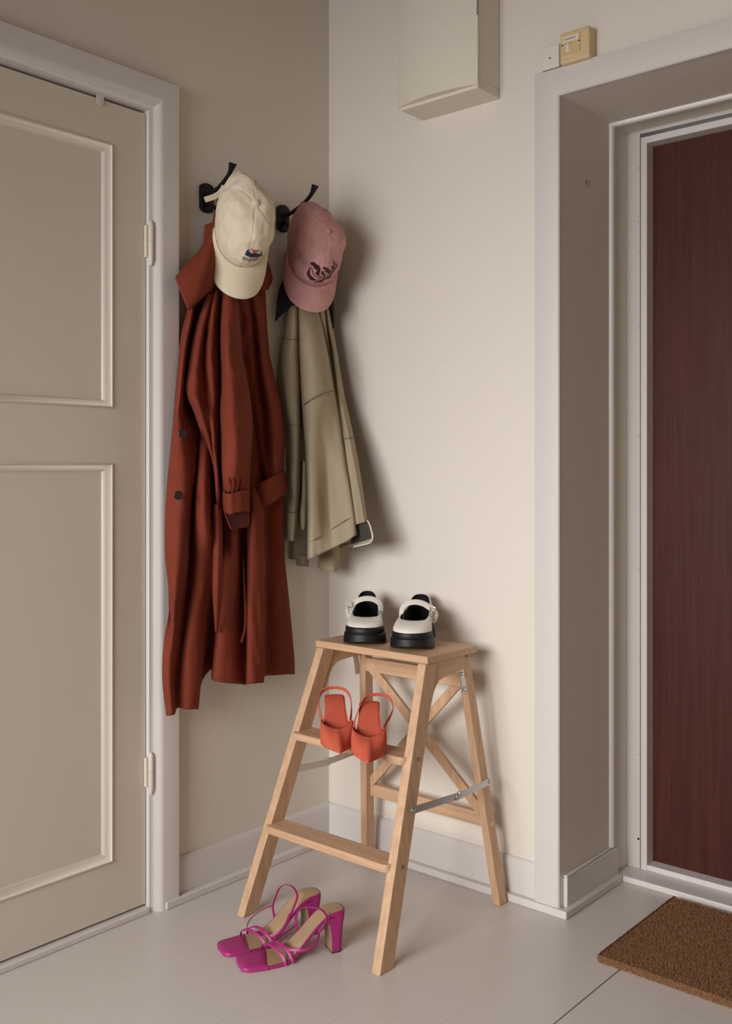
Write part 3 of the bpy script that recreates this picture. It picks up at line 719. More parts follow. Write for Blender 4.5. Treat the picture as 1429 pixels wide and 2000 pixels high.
def f1(x, y, off=.0009): return cap1.crown(-x*1.45/.075-.22, .26+(y+.10*x*-1)*1.45/.14, off=off)
MOUNT = lambda L: [[(a, b) for a, b in L]]
decal('emblem', C1_, [[(-.0165,.003),(-.0160,.008),(-.013,.0125),(-.0115,.0105),(-.011,.0085),(-.008,.009),(-.0055,.006),(-.003,.0075),(-.001,.0065),(.002,.008),(.005,.0055),(.008,.006),(.010,.004),(.012,.0045),(.0145,.003),(.0165,.0105),(.0175,.006),(.017,.0),(.008,-.0005),(-.004,.0002),(-.0165,.0015)]], f1, 'navyink')
decal('emblem_sun', C1_, [[(.0015+.0045*math.cos(a*PI/9), .0095+.0038*math.sin(a*PI/9)) for a in range(0, 18)]], lambda x, y: f1(x, y, .0007), 'redink')
decal('emblem_outline', C1_, [[(-.0115,.0105),(-.006,.0145),(-.0008,.0075),(-.0016,.0072),(-.006,.0132),(-.0112,.0098)], [(.0035,.010),(.0075,.0135),(.0125,.0045),(.0118,.0042),(.0075,.0122),(.004,.0092)]], f1, 'greyink')
decal('emblem_snow', C1_, [[(-.0085,.0105),(-.006,.0128),(-.0025,.0078),(-.005,.0062),(-.007,.008)], [(.005,.0095),(.0075,.0118),(.0108,.006),(.008,.0065),(.0065,.008)]], lambda x, y: f1(x, y, .0012), 'whiteink')
gl = []; xx = -.0178
random.seed(5)
for k in range(19):     # worn condensed capitals, too small to read in the photograph
    wd = .0011
    base = -.0078 if True else 0
    kind = k % 5
    gl.append([(xx, base), (xx+.0005, base), (xx+.0005, base+.006), (xx, base+.006)])
    if kind in (0, 1, 3): gl.append([(xx+.0009, base), (xx+.0014, base), (xx+.0014, base+.006), (xx+.0009, base+.006)])
    if kind in (0, 2, 4): gl.append([(xx+.0004, base+.0054), (xx+.0014, base+.0054), (xx+.0014, base+.006), (xx+.0004, base+.006)])
    if kind in (1, 2, 3): gl.append([(xx+.0004, base+.0), (xx+.0014, base+.0), (xx+.0014, base+.0006), (xx+.0004, base+.0006)])
    xx += .00188
decal('emblem_lettering', C1_, gl, f1, 'greyink', sub=1)
# strap end of the cream cap sticking out towards the hook plate
T = C1_; T['_world'] = 1
g = MB(); p = spline([tuple(on(*q)) for q in [(438,364,.085),(430,376,.082),(418,384,.078),(400,390,.070)]], 20)
sweep(g, p, .014, .0025, [Vector((.6, -.7, -.3))]*20); g.out('strap_end', 'cream', T, smooth=True); del T['_world']

cap2 = Cap(.076, .114, .104, .068, .60, 6, bend=.034)
C2_ = make_cap('washed pink baseball cap with maroon leaf embroidery on the corner hook', cap2, (.105, -.172, 1.667), (.84, -.42, .14), (.15, -.13, -.97), 'pink', 'pink')
LEAF = []
def P2(L): return [((x-715)/1429*.142, (600-y)/1429*.142) for x, y in L]
raw = [
 [(195,530),(215,460),(270,415),(330,410),(370,430),(430,415),(485,450),(520,510),(540,600),(545,690),(590,770),(560,765),(500,745),(450,715),(440,670),(460,600),(400,580),(350,575),(320,545),(270,530),(225,550)],
 [(235,670),(275,690),(310,760),(340,820),(400,840),(470,870),(540,895),(620,885),(600,910),(540,915),(490,945),(430,965),(380,950),(330,915),(280,890),(260,830)],
 [(575,450),(600,420),(680,425),(760,460),(830,510),(870,565),(920,605),(920,690),(905,760),(885,700),(820,680),(810,625),(750,615),(690,590),(670,550),(690,515),(630,490),(590,480)],
 [(570,570),(600,555),(645,590),(690,660),(750,705),(740,720),(680,720),(620,690),(590,640)],
 [(760,815),(790,830),(810,880),(770,950),(720,1005),(650,1015),(600,1010),(530,1005),(520,985),(560,965),(620,970),(640,930),(700,910),(720,890),(705,860)],
 [(915,430),(945,415),(1000,470),(1040,540),(1100,580),(1060,600),(1000,590),(960,560),(930,500)],
 [(990,330),(1010,300),(1040,340),(1070,400),(1110,410),(1125,470),(1135,540),(1110,600),(1105,560),(1060,500),(1050,440),(1010,390)],
 [(965,630),(1000,615),(1040,650),(1035,710),(1010,760),(985,740),(960,700)],
 [(1180,520),(1195,520),(1205,600),(1190,680),(1150,760),(1100,820),(1045,855),(1040,845),(1090,800),(1125,730),(1160,660),(1185,590)],
 [(845,900),(880,910),(920,905),(980,895),(1020,890),(1060,870),(1030,915),(990,960),(940,975),(900,960),(850,970)],
]
polys = [P2(L) for L in raw]
def strokes(line, w_):
    o = []
    for (a, b), (c, d) in zip(line, line[1:]):
        L_ = math.hypot(c-a, d-b); nx, ny = -(d-b)/L_*w_, (c-a)/L_*w_
        o.append(P2([(a+nx, b+ny), (c+nx, d+ny), (c-nx, d-ny), (a-nx, b-ny)]))
    return o
for L in ([(260,620),(330,660),(400,750),(470,800),(560,815),(640,790),(720,765),(800,775),(880,810),(960,825),(1045,850)],
          [(640,800),(650,850),(620,885)], [(745,700),(755,770),(765,820)], [(905,740),(885,810)], [(870,810),(865,900)], [(1110,590),(1105,700),(1060,780),(995,830)], [(1010,750),(990,820)]):
    polys += strokes(L, 11)
def f2(x, y): return cap2.crown(-x/.074-.10, .41+y/.165, off=.0011)
decal('leaf_embroidery', C2_, polys, f2, 'maroon')
g = MB(); 
for k in range(4):
    a = cap2.crown(PI+.62+k*.05, .42, off=.0012); b = cap2.crown(PI+.64+k*.05, .46, off=.0012); sweep(g, [a, (a+b)/2, b], .003, .001, [Vector((0, -1, 1))]*3)
g.out('strap_stitching', 'maroon', C2_)

# ------------------------------------------------------------------ step stool
T = thing('step_stool', 'beech folding step stool with three treads standing in the corner', 'step stool', (.40, -.28, 0), world=True)
fy = lambda z: -.518+.39*z                      # front edge of the front legs
ry = lambda z: -.069-.090*z                     # front edge of the rear legs
def lerp(a, b, t): return a+(b-a)*t
LW, LD = .023, .047
for s_ in (0, 1):
    a = (.178, .178+LW) if not s_ else (.622-LW, .622); b = (.215, .215+LW) if not s_ else (.562-LW, .562)
    g = MB(); g.shear((*a, fy(0), fy(0)+LD), (*b, fy(.612), fy(.612)+LD), 0, .612)
    lg = g.out('front_leg', 'beech_z', T, bevel=.0025)
    xo = a[0] if s_ == 0 else a[1]; xt = b[0] if s_ == 0 else b[1]; sg = -1 if s_ == 0 else 1
    for z in (.195, .408):
        x = lerp(xo, xt, z/.612); y = fy(z)+LD*.55
        g = MB(); g.lathe((x, y, z), (sg, 0, 0), [(.0045, -.001), (.0045, .0006), (.0022, .0006), (.0018, -.0005)], 14); g.out('screw', 'screw', lg, smooth=True)
    a2 = (.182, .203) if not s_ else (.608, .629); b2 = (.222, .243) if not s_ else (.535, .556)
    g = MB(); g.shear((*a2, ry(0), ry(0)+.034), (*b2, ry(.606), ry(.606)+.032), 0, .606)
    lg2 = g.out('rear_leg', 'beech_z', T, bevel=.0025)
    z = .197; x = lerp(a2[s_], b2[s_], z/.606); g = MB(); g.lathe((x, ry(z)+.017, z), (sg, 0, 0), [(.0045, -.001), (.0045, .0006), (.0022, .0006), (.0018, -.0005)], 14); g.out('screw', 'steel', lg2, smooth=True)
    # side plate with the curved cut
    x0, x1 = (.2165, .2300) if not s_ else (.5475, .5605)
    g = MB(); pr = [(-.279, .612), (-.118, .612), (-.118, .576), (-.205, .570), (-.222, .566), (-.236, .555), (-.246, .538), (-.258, .508), (-.300, .508)]
    g.prism(pr, 0, x0, x1); g.out('side_plate', 'beech_y', T, bevel=.0015)
    # hinge plate joining the rear leg
    xh = .5605 if s_ else .2175; e = .0022*sg
    g = MB(); g.shear((min(xh, xh+e), max(xh, xh+e), -.130, -.112), (min(xh-.002*sg, xh+e-.002*sg), max(xh-.002*sg, xh+e-.002*sg), -.142, -.124), .520, .577)
    g.cyl((xh, -.122, .529), (xh+.005*sg, -.122, .529), .005, n=16).cyl((xh, -.132, .568), (xh+.005*sg, -.132, .568), .005, n=16)
    g.box(min(xh-.012*sg, xh), max(xh-.012*sg, xh), -.155, -.120, .573, .576)
    g.out('hinge_plate', 'steel', T, bevel=.0006)
    # folding stay: two bars with a joint
    xs = (.600 if s_ else .1945); A = Vector((xs+.006*sg, -.3815 if s_ else -.362, .3105)); B = Vector((xs+.006*sg, -.206, .2995)); Cc = Vector((xs+.006*sg, -.0836, .3045))
    for nm, p, q, xo_ in (('stay_bar', A, B, 0), ('stay_bar', B-Vector((0, .01, 0)), Cc, .0025*sg)):
        d = (q-p).normalized(); g = MB(); n_ = Vector((0, -d.z, d.y))*.0082
        pts = [((p+n_-d*.004).y, (p+n_-d*.004).z), ((q+n_+d*.004).y, (q+n_+d*.004).z), ((q+d*.009).y, (q+d*.009).z), ((q-n_+d*.004).y, (q-n_+d*.004).z), ((p-n_-d*.004).y, (p-n_-d*.004).z), ((p-d*.009).y, (p-d*.009).z)]
        g.prism(pts, 0, xs+.004*sg+xo_, xs+.0062*sg+xo_); br = g.out(nm, 'steel', T, bevel=.0004)
        if nm == 'stay_bar':
            for r_ in (p, q):
                g = MB(); g.lathe((xs+.006*sg+xo_, r_.y, r_.z), (sg, 0, 0), [(.0052, 0), (.0050, .002), (.0035, .003), (.001, .0032)], 16); g.out('rivet', 'steel', br, smooth=True)
    g = MB(); g.box(min(xs+.003*sg, xs+.011*sg), max(xs+.003*sg, xs+.011*sg), -.212, -.196, .296, .310); g.out('stay_joint', 'steel', T, bevel=.002)
g = MB(); g.box(.2095, .5667, -.2790, -.0735, .612, .630); g.out('top_tread', 'beech_x', T, bevel=.003)
def tread(x0, x1, yf, yb, z0, z1, r=.016):
    pts = [(x0, yb), (x0, yf+r)]+[(x0+r-r*math.cos(a), yf+r-r*math.sin(a)) for a in [PI/2*i/6 for i in range(1, 7)]]
    pts += [(x1-r+r*math.sin(a), yf+r-r*math.cos(a)) for a in [PI/2*i/6 for i in range(7)]]+[(x1, yb)]
    g = MB(); g.prism(pts, 2, z0, z1); return g.out('tread', 'beech_x', T, bevel=.0025)
tread(.203, .5900, -.453, -.388, .186, .204)
tread(.2135, .5680, -.371, -.300, .397, .415)
g = MB(); g.shear((.212, .590, -.068, -.048), (.212, .590, -.071, -.051), .183, .2165); g.out('rear_crossbar', 'beech_x', T, bevel=.002)
g = MB(); g.box(.236, .545, -.116, -.098, .530, .566); g.out('rear_top_rail', 'beech_x', T, bevel=.002)
def bar2(p, q, w_, t, nm):
    p, q = Vector(p), Vector(q); d = (q-p).normalized(); n_ = d.cross(Vector((0, 1, 0))).normalized()*w_/2; yv = Vector((0, t/2, 0))
    g = MB(); vs = []
    for c in (p, q): vs += [c-n_-yv, c+n_-yv, c+n_+yv, c-n_+yv]
    g.add(vs, [(0,1,2,3),(7,6,5,4),(0,4,5,1),(1,5,6,2),(2,6,7,3),(3,7,4,0)]); g.out(nm, 'beech_z', T, bevel=.0015)
bar2((.250, -.112, .548), (.592, -.080, .218), .024, .012, 'cross_brace')
bar2((.538, -.096, .548), (.215, -.068, .218), .024, .010, 'cross_brace')

# ------------------------------------------------------------------ shoes
def rz(h): return Matrix(((h[0], -h[1], 0), (h[1], h[0], 0), (0, 0, 1)))   # local x -> heading h
def unit(x, y): l = math.hypot(x, y); return (x/l, y/l)

def mary_jane(label, toe, head, m):
    h = unit(*head); L = .242
    loc = (toe[0]-h[0]*L, toe[1]-h[1]*L, .630)
    T = thing('mary_jane_shoe', label, 'shoe', loc, rot=rz(h), group='white mary janes on the stool top')
    half = [(.0,.0,  .012,.0,.118), (.006,.020, .015,.014,.116), (.022,.031, .026,.023,.108), (.055,.034, .052,.028,.092), (.095,.036, .088,.033,.084), (.13,.041, .120,.0355,.080), (.165,.047, .150,.0355,.076), (.195,.049, .169,.031,.0725), (.220,.041, .175,.017,.071), (.236,.024, .176,.007,.0705)]
    full = half+[(.242, 0, .1765, 0, .0705)]+[(a, -b*.94, c, -d, e) for a, b, c, d, e in reversed(half[1:])]
    full = [(a, b*m, c, d*m, e) for a, b, c, d, e in full]
    N = 132; per = [cr(full, i/N, closed=True) for i in range(N)]
    cx = .125
    def ring(off, z, k0=0):
        out = []
        for i, p in enumerate(per):
            q0, q1 = per[i-1], per[(i+1) % N]; tx, ty = q1[0]-q0[0], q1[1]-q0[1]; l = math.hypot(tx, ty) or 1
            nx, ny = ty/l*-1*m, -tx/l*-1*m
            # outward normal
            if nx*(p[0]-cx)+ny*p[1] < 0 and abs(p[1]) > .0: nx, ny = -nx, -ny
            o_ = off
            if k0: o_ = off-(k0 if (i % 6) < 2 and p[0] < .19 else 0)
            zz = z(p[0]) if callable(z) else z
            out.append(Vector((p[0]+nx*o_, p[1]+ny*o_, zz)))
        return out
    toeup = lambda x: .008*max(0, (x-.19)/.05)**1.5
    g = MB(); R = [ring(.002, lambda x: toeup(x)), ring(.0065, lambda x: .003+toeup(x), .004), ring(.0045, lambda x: .029+toeup(x)*.5, .003), ring(.003, .033), ring(.0005, .0345), ring(.001, .038), ring(.0015, .042), ring(.0005, .050), ring(-.002, .053)]
    g.grid(R, close_u=True); n = len(R); g.f.append(tuple(range(N-1, -1, -1))); g.f.append(tuple(range((n-1)*N, n*N))); g.m += [0, 0]
    g.out('platform_sole', 'mjblack', T, smooth=True, sharp=40)
    def upper(inset, zlow, z_in=0):
        rows = []
        for j in range(15):
            v = j/14; row = []
            for p in per:
                k = math.sin(v*PI/2)**.9; c = 1-math.cos(v*PI/2)
                x = p[0]+(p[2]-p[0])*c; y = p[1]+(p[3]-p[1])*c; z = zlow+(p[4]-zlow)*k-z_in
                x += (cx-x)*inset/.12; y *= 1-inset/.04
                row.append(Vector((x, y, z)))
            rows.append(row)
        return rows
    g = MB(); g.grid(upper(.0015, .048), close_u=True); g.out('upper', 'mjwhite', T, smooth=True, solid=.0016)
    g = MB(); R = upper(.0042, .049, .0005); R.insert(0, [Vector((cx+(p.x-cx)*.4, p.y*.4, .054)) for p in R[0]]); g.grid(R, close_u=True); g.f.append(tuple(range(N))); g.m.append(0)
    g.out('lining', 'mjlining', T, smooth=True, sharp=60)
    g = MB(); p = spline([(.118, -.0355*m, .064), (.115, -.0375*m, .080), (.110, -.0345*m, .095), (.107, -.021*m, .105), (.106, -.003*m, .1085), (.106, .016*m, .1055), (.108, .032*m, .097), (.110, .044*m, .088)], 40)
    nm = [Vector((0, q.y*1.3, (q.z-.070)*.9+.004)).normalized()+Vector((.95, 0, 0)) for q in p]
    sweep(g, p, .0165, .0028, nm, k=12); st = g.out('strap', 'mjwhite', T, smooth=True)
    # stitched loop folding back with a steel buckle
    g = MB(); p = spline([(.108, .034*m, .096), (.109, .047*m, .088), (.110, .052*m, .078), (.111, .048*m, .066), (.112, .041*m, .060)], 24)
    sweep(g, p, .013, .0025, [Vector((.35, .9*m, .3))]*24, k=10); g.out('strap_tab', 'mjwhite', T, smooth=True)
    g = MB(); cB = Vector((.1175, .0415*m, .087)); u_ = Vector((.15, .25*m, 1)).normalized(); v_ = Vector((0.1, .85*m, -.4)).normalized()
    path = [cB+u_*(.0125*a)+v_*(.0065*b) for a, b in ((-1, -1), (0, -1), (1, -1), (1, 0), (1, 1), (0, 1), (-1, 1), (-1, 0))]
    path = spline([tuple(q) for q in path], 40, closed=True); sweep(g, path, .0022, .0022, [Vector((1, .2*m, .1))]*40, closed=True)
    g.cyl(cB-v_*.007, cB+v_*.009, .0011, n=8); g.out('buckle', 'steel', T, smooth=True)
    g = MB()
    g.cyl((.119, .037*m, .0955), (.1205, .037*m, .0955), .0008, n=8).cyl((.117, .043*m, .0885), (.119, .043*m, .0885), .0008, n=8); g.out('strap_hole', 'mjlining', st)
    for ch in list(T.children_recursive):          # slimmer platform
        for v in ch.data.vertices:
            t = min(1, max(0, (v.co.z-.012)/.033)); v.co.z -= .009*t*t*(3-2*t)
    return T, upper
tA, upA = mary_jane('white and black platform mary jane, left one on the stool top', (.362, -.262), (.63, -.78), -1)
tB, upB = mary_jane('white and black platform mary jane with small toe emblem, right one on the stool top', (.487, -.247), (.50, -.87), 1)
R = upB(-.0004, .048); R = [[p-Vector((0, 0, .009)) for p in r] for r in R]; g = MB()         # the little worn emblem on the right toe
def topt(i, j): return R[j][i]
for (i0, i1, j0, j1) in ((56, 57, 8, 10), (57, 58, 7, 8), (58, 59, 8, 9)):
    g.add([topt(i0, j0), topt(i1, j0), topt(i1, j1), topt(i0, j1)], [(0, 1, 2, 3)])
g.out('toe_emblem', 'grey', tB, solid=.0003)

def slingback(label, tip, head, base_z, m):
    h = unit(*head); L = .262
    T = thing('slingback_shoe', label, 'shoe', (tip[0]-h[0]*L, tip[1]-h[1]*L, base_z), rot=rz(h), group='coral slingbacks on the middle tread')
    def sz(x):
        t = min(1, max(0, (.165-x)/.15)); t = t*t*(3-2*t); return .0+.076*t+.004*max(0, (x-.2)/.06)
    hw = [(.0, .0), (.004, .016), (.02, .0245), (.06, .0255), (.10, .030), (.135, .0375), (.162, .0385), (.190, .0300), (.220, .0185), (.248, .0060)]
    def out(n, s=1.0): 
        pts = hw+[(.262, 0)]+[(a, -b) for a, b in reversed(hw[1:])]; return [cr(pts, i/n, closed=True) for i in range(n)]
    N = 96; o_ = out(N)
    g = MB(); A = [Vector((x, y, sz(x))) for x, y in o_]; B = [Vector((x, y, sz(x)+.0055)) for x, y in o_]
    K = 12
    def cap_rows(R, rev): 
        rows = [[Vector((.13+(p.x-.13)*(1-j/K), p.y*(1-j/K), 0)) for p in R] for j in range(K+1)]
        for r in rows:
            for p in r: p.z = sz(p.x)+(0 if rev else .0055)
        g.grid(rows, close_u=True, flip=rev)
    g.grid([A, B], close_u=True); cap_rows(A, True); cap_rows(B, False)
    g.out('sole', 'orange', T, smooth=True, sharp=50)
    g = MB(); I = [Vector((.01+x*.94, y*.84, 0)) for x, y in o_]
    rows = []
    for j in range(K+1):
        r = [Vector((.12+(p.x-.12)*(1-j/K), p.y*(1-j/K), 0)) for p in I]
        for p in r: p.z = sz(p.x)+.0070
        rows.append(r)
    rows.insert(0, [p-Vector((0, 0, .003)) for p in rows[0]]); g.grid(rows, close_u=True); g.out('insole', 'orange', T, smooth=True, sharp=50)
    # vamp
    ctl = [(.088,.0285, .086,.0300,.027), (.105,.033, .098,.0345,.040), (.128,.0365,.118,.0365,.0445), (.150,.0385,.138,.034,.0435), (.170,.0365,.147,.028,.0405), (.200,.0265,.154,.018,.0380), (.232,.0135,.158,.009,.0365), (.262,.0,.159,.0,.0360)]
    full = ctl+[(a, -b, c, -d, e) for a, b, c, d, e in reversed(ctl[:-1])]
    NN = 110; per = [cr(full, i/(NN-1)) for i in range(NN)]; rows = []
    for j in range(14):
        v = j/13; r = []
        for p in per:
            k = math.sin(v*PI/2)**.85; c = (1-math.cos(v*PI/2))
            w3 = min(1, max(0, (p[0]-.165)/.08)); w3 = w3*w3*(3-2*w3); k += (v**.9-k)*w3*.75; c += (v-c)*w3*.75
            bulge = 1+.05*math.sin(PI*v)*(1-w3)
            r.append(Vector((p[0]+(p[2]-p[0])*c, (p[1]+(p[3]-p[1])*c)*bulge, sz(p[0])+.001+(p[4]-sz(p[0])-.001)*k)))
        rows.append(r)
    g = MB(); g.grid(rows); g.out('vamp', 'orange', T, smooth=True, solid=.0016)
    g = MB(); p = rows[-1]; sweep(g, p, .0022, .0022, [Vector((0, 0, 1))]*len(p), k=6); g.out('topline_binding', 'orange', T, smooth=True)
    pts = [(.100, .034, .040), (.082, .0375, .050), (.060, .0395, .066), (.036, .038, .083), (.016, .028, .094), (.008, .010, .099), (.008, -.010, .099), (.016, -.028, .094), (.036, -.038, .083), (.060, -.0395, .066), (.082, -.0375, .050), (.100, -.034, .040)]
    if m: pts = [(a+.004, b+.020*min(1, max(0, (c-.045)/.04)), c-(.006 if b > 0 and .05 < c < .09 else 0)) for a, b, c in pts]
    p = spline(pts, 70); nm = [Vector((q.x-.06, q.y, .01)).normalized() for q in p]
    g = MB(); sweep(g, p, .0080, .0022, nm, k=8); g.out('sling_strap', 'orange', T, smooth=True)
    g = MB(); rr = [[Vector((.026+r*1.0*math.cos(a)+dx, r*.9*math.sin(a), z)) for a in [2*PI*i/20 for i in range(20)]] for z, r, dx in ((.000, .0055, .0), (.020, .0060, 0), (.045, .0095, -.001), (.062, .0160, -.003), (.076, .0215, -.003))]
    g.grid(rr, close_u=True); g.f.append(tuple(range(19, -1, -1))); g.m.append(0); g.out('kitten_heel', 'orange', T, smooth=True)
slingback('coral pointed slingback standing left on the middle tread', (.447, -.447), (.71, -.70), .4155, 0)
slingback('coral pointed slingback with strap fallen over its insole, right on the middle tread', (.5435, -.4620), (.64, -.77), .4155, 1)

def sandal(label, toe, head, ankle, ringp):
    h = unit(*head); L = .238
    T = thing('heeled_sandal', label, 'sandal', (toe[0]-h[0]*L, toe[1]-h[1]*L, 0), rot=rz(h), group='magenta block heel sandals on the floor')
    def sz(x):
        t = min(1, max(0, (.150-x)/.125)); t = t*t*(3-2*t); return .002+.082*t
    hw = [(.0, .0), (.001, .014), (.010, .0235), (.035, .0255), (.080, .0255), (.120, .031), (.155, .0375), (.190, .0385), (.222, .034), (.2345, .0285), (.238, .020)]
    pts = hw+[(.2385, 0)]+[(a, -b) for a, b in reversed(hw[1:])]; N = 100; o_ = [cr(pts, i/N, closed=True) for i in range(N)]
    K = 12
    def surf(g, o, dz, rev, c=.12):
        rows = [[Vector((c+(x-c)*(1-j/K), y*(1-j/K), 0)) for x, y in o] for j in range(K+1)]
        for r in rows:
            for p in r: p.z = sz(p.x)+dz
        g.grid(rows, close_u=True, flip=rev)
    g = MB(); g.grid([[Vector((x, y, sz(x)-.0018)) for x, y in o_], [Vector((x*1.003, y*1.01, sz(x)+.0060)) for x, y in o_]], close_u=True); surf(g, o_, -.0018, True); surf(g, o_, .0058, False)
    g.out('sole', 'magenta', T, smooth=True, sharp=50)
    g = MB(); o2 = [(.004+x*.966, y*.90) for x, y in o_]; surf(g, o2, .0072, False); g.grid([[Vector((x, y, sz(x)+.004)) for x, y in o2], [Vector((x, y, sz(x)+.0072)) for x, y in o2]], close_u=True)
    g.out('insole', 'insole', T, smooth=True, sharp=50)
    # toe patch
    hw2 = [(.172, .0), (.178, .020), (.185, .0392), (.222, .0350), (.2355, .0285)]
    pt = hw2+[(.2395, 0)]+[(a-(.018 if i > 2 else 0), -b) for i, (a, b) in enumerate(reversed(hw2[1:]))]
    pt = [(.176, .0), (.186, .036), (.190, .0398), (.2235, .0352), (.2352, .0290), (.2395, .020), (.240, 0), (.2395, -.020), (.2352, -.0290), (.2235, -.0352), (.172, -.0398), (.168, -.036)]
    o3 = [cr(pt, i/72, closed=True) for i in range(72)]
    g = MB(); g.grid([[Vector((x, y, .001)) for x, y in o3], [Vector((x, y, .0075)) for x, y in o3], [Vector((.205+(x-.205)*.95, y*.95, .0100)) for x, y in o3], [Vector((.205+(x-.205)*.5, y*.5, .0108)) for x, y in o3], [Vector((.205+(x-.205)*.02, y*.02, .0110)) for x, y in o3]], close_u=True)
    g.out('toe_patch', 'magenta', T, smooth=True, sharp=60)
    # block heel
    g = MB(); lev = [(.000, .0065, .0345, .0235), (.004, .0065, .0345, .0235), (.030, .0055, .034, .0232), (.060, .003, .0385, .0240), (.072, .001, .046, .0250), (.086, .0, .056, .0250)]
    def hr(z, xb, xf, w_):
        o = []
        for a in [PI/2+PI*i/16 for i in range(17)]: o.append(Vector((xb+.014+.014*math.cos(a), w_*math.copysign(abs(math.sin(a))**.7, math.sin(a)), z)))
        o += [Vector((xf, -w_, z)), Vector((xf, -w_*.5, z)), Vector((xf, 0, z)), Vector((xf, w_*.5, z)), Vector((xf, w_, z))]
        return o
    rows = [hr(*l) for l in lev]
    for r in rows[-2:]:
        for p in r: p.z = min(p.z, sz(p.x)+.001)
    g.grid(rows[1:], close_u=True); hl = g.out('block_heel', 'magenta', T, smooth=True, sharp=40)
    g = MB(); g.grid(rows[:2], close_u=True); n = len(rows[0]); g.f += [tuple(range(n-1, -1, -1)), tuple(range(n, 2*n))]; g.m += [0, 0]; g.out('heel_tip', 'heeltip', hl)
    g = MB(); fr = [[Vector((l[2]+.0006, w2*l[3]*.93, min(l[0], sz(l[2])+0))) for w2 in (-1, 0, 1)] for l in lev[1:]]
    g.grid(fr); g.out('heel_breast', 'insole', hl, solid=.0008)
    def strap(nm_, pts, w_=.0065, n=50):
        p = spline(pts, n); nm = [Vector(((q.x-.10)*.35, q.y*1.0, max(.004, q.z-sz(q.x)-.004)*1.2)).normalized() for q in p]
        g = MB(); sweep(g, p, w_, .0020, nm, k=8); return g.out(nm_, 'magenta', T, smooth=True)
    strap('toe_strap', [(.176, -.0395, .004), (.176, -.037, .018), (.170, -.020, .027), (.162, .002, .029), (.153, .024, .023), (.148, .036, .012), (.147, .0385, .003)])
    strap('cross_strap', [(.160, -.039, .004), (.160, -.037, .018), (.152, -.020, .030), (.144, .004, .032), (.136, .024, .024), (.131, .0345, .012), (.130, .0365, .003)])
    for rp_ in ringp: strap('side_strap', rp_, n=90)
    strap('ankle_strap', ankle, w_=.0055, n=70)
sandal('magenta block heel sandal in front, nearer the camera on the floor', (.367, -.680), (-.445, -.895),
       [(.097, -.031, .040), (.098, -.033, .055), (.099, -.033, .070), (.093, -.025, .088), (.083, -.012, .096), (.065, .015, .102), (.055, .028, .097), (.051, .034, .087), (.057, .034, .069), (.068, .031, .056)],
       [[(.068, .030, .058), (.071, .034, .048), (.082, .040, .036), (.105, .042, .029), (.130, .027, .029), (.158, -.010, .029), (.174, -.034, .020), (.176, -.040, .004)],
        [(.158, -.0405, .005), (.153, -.041, .019), (.124, -.039, .035), (.099, -.033, .052)]])
sandal('magenta block heel sandal behind its pair, nearer the left stool leg', (.288, -.662), (-.36, -.93),
       [(.098, -.030, .036), (.101, -.033, .060), (.095, -.034, .077), (.087, -.028, .100), (.078, -.012, .113), (.069, .010, .113), (.067, .028, .100), (.078, .034, .080), (.088, .034, .060)],
       [[(.100, -.032, .062), (.112, -.037, .059), (.128, -.041, .052), (.147, -.046, .040), (.160, -.042, .026), (.160, -.028, .019), (.153, -.010, .021), (.143, .010, .023), (.130, .028, .024), (.113, .038, .033), (.097, .038, .051), (.088, .034, .066)]])

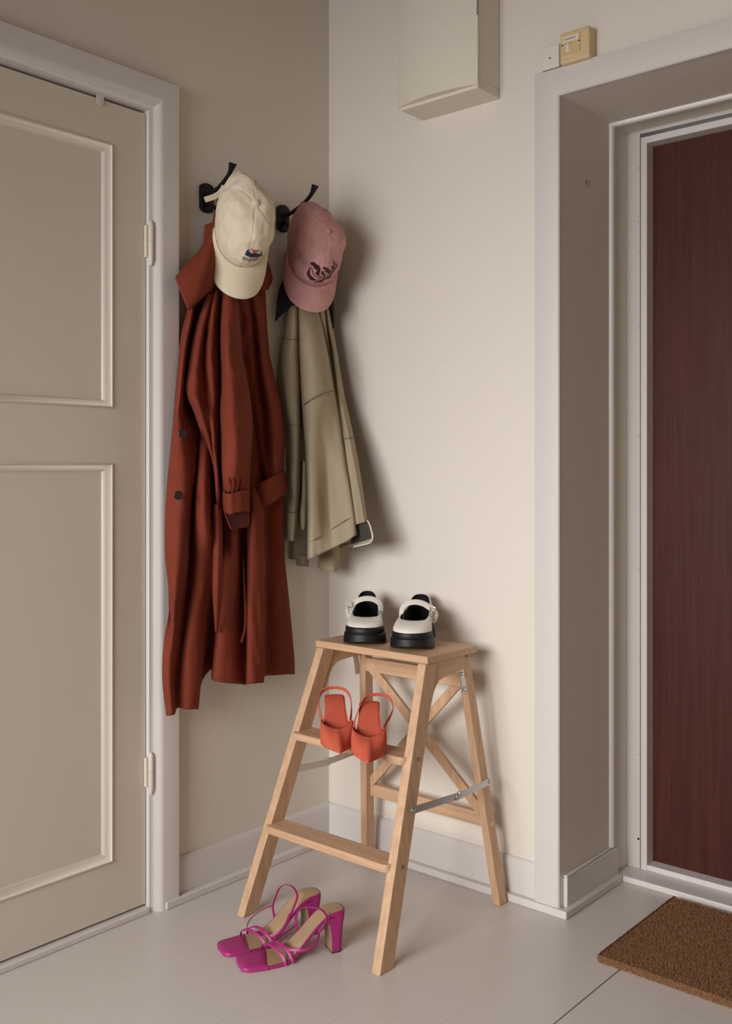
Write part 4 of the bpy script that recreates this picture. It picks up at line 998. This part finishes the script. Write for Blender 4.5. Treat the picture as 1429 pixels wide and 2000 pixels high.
# ------------------------------------------------------------------ doormat
T = thing('doormat', 'brown coir doormat lying before the entrance door threshold', 'doormat', (1.24, .03, 0), world=True)
MX0, MX1, MY0, MY1 = .940, 1.56, -.163, .232
M['coir_base'] = mat('coir backing', (.17, .085, .04), .95, bump=.8, bscale=300)
g = MB(); g.box(MX0+.004, MX1-.004, MY0+.004, MY1-.004, 0, .013); g.out('mat_base', 'coir_base', T)
m_ = bpy.data.materials.new('coir bristle'); m_.use_nodes = True; nt = m_.node_tree; b = nt.nodes['Principled BSDF']; b.inputs['Roughness'].default_value = .85
tc = nt.nodes.new('ShaderNodeTexCoord'); nz = nt.nodes.new('ShaderNodeTexNoise'); nz.inputs['Scale'].default_value = 420; nz.inputs['Detail'].default_value = 3
rp = nt.nodes.new('ShaderNodeValToRGB'); rp.color_ramp.elements[0].position = .3; rp.color_ramp.elements[0].color = (.17, .08, .035, 1); rp.color_ramp.elements[1].position = .7; rp.color_ramp.elements[1].color = (.42, .21, .095, 1)
nt.links.new(tc.outputs['Object'], nz.inputs['Vector']); nt.links.new(nz.outputs['Fac'], rp.inputs['Fac']); nt.links.new(rp.outputs[0], b.inputs['Base Color'])
M['coir'] = m_
random.seed(3); vs_, fs_ = [], []
def bristle(x, y, z0, dx, dy, dz, wd=.0007):
    a = random.uniform(0, PI); ux, uy = math.cos(a)*wd, math.sin(a)*wd; k = len(vs_)
    vs_.extend([(x-ux, y-uy, z0), (x+ux, y+uy, z0), (x+dx+ux*.6, y+dy+uy*.6, z0+dz), (x+dx-ux*.6, y+dy-uy*.6, z0+dz)]); fs_.append((k, k+1, k+2, k+3))
for _ in range(90000):
    x = random.uniform(MX0+.003, MX1-.003); y = random.uniform(MY0+.003, MY1-.003)
    l = random.uniform(.0035, .0055); bristle(x, y, .012, random.gauss(0, .0012), random.gauss(0, .0012), l, .00045)
def side(x, y, z, ax, out_):
    k = len(vs_); w_ = .0006; h_ = random.uniform(.003, .006); o_ = random.uniform(.0005, .0030); g_ = random.gauss(0, .0012)
    if ax: vs_.extend([(x-w_, y, z), (x+w_, y, z), (x+w_+g_, y-o_, z+h_), (x-w_+g_, y-o_, z+h_)])
    else: vs_.extend([(x, y-w_, z), (x, y+w_, z), (x-o_, y+w_+g_, z+h_), (x-o_, y-w_+g_, z+h_)])
    fs_.append((k, k+1, k+2, k+3))
for _ in range(26000):
    z = random.uniform(0, .0125); q = random.uniform(-.002, .0035)
    if random.random() < .62: side(random.uniform(MX0, MX1), MY0+.001+q*.7, z, True, 0)
    else: side(MX0+.001+q*.7, random.uniform(MY0, MY1), z, False, 0)
o = build('bristles', vs_, fs_, 'coir', T); o['kind'] = 'stuff'

for o in COL.objects:
    if '_world' in o: del o['_world']
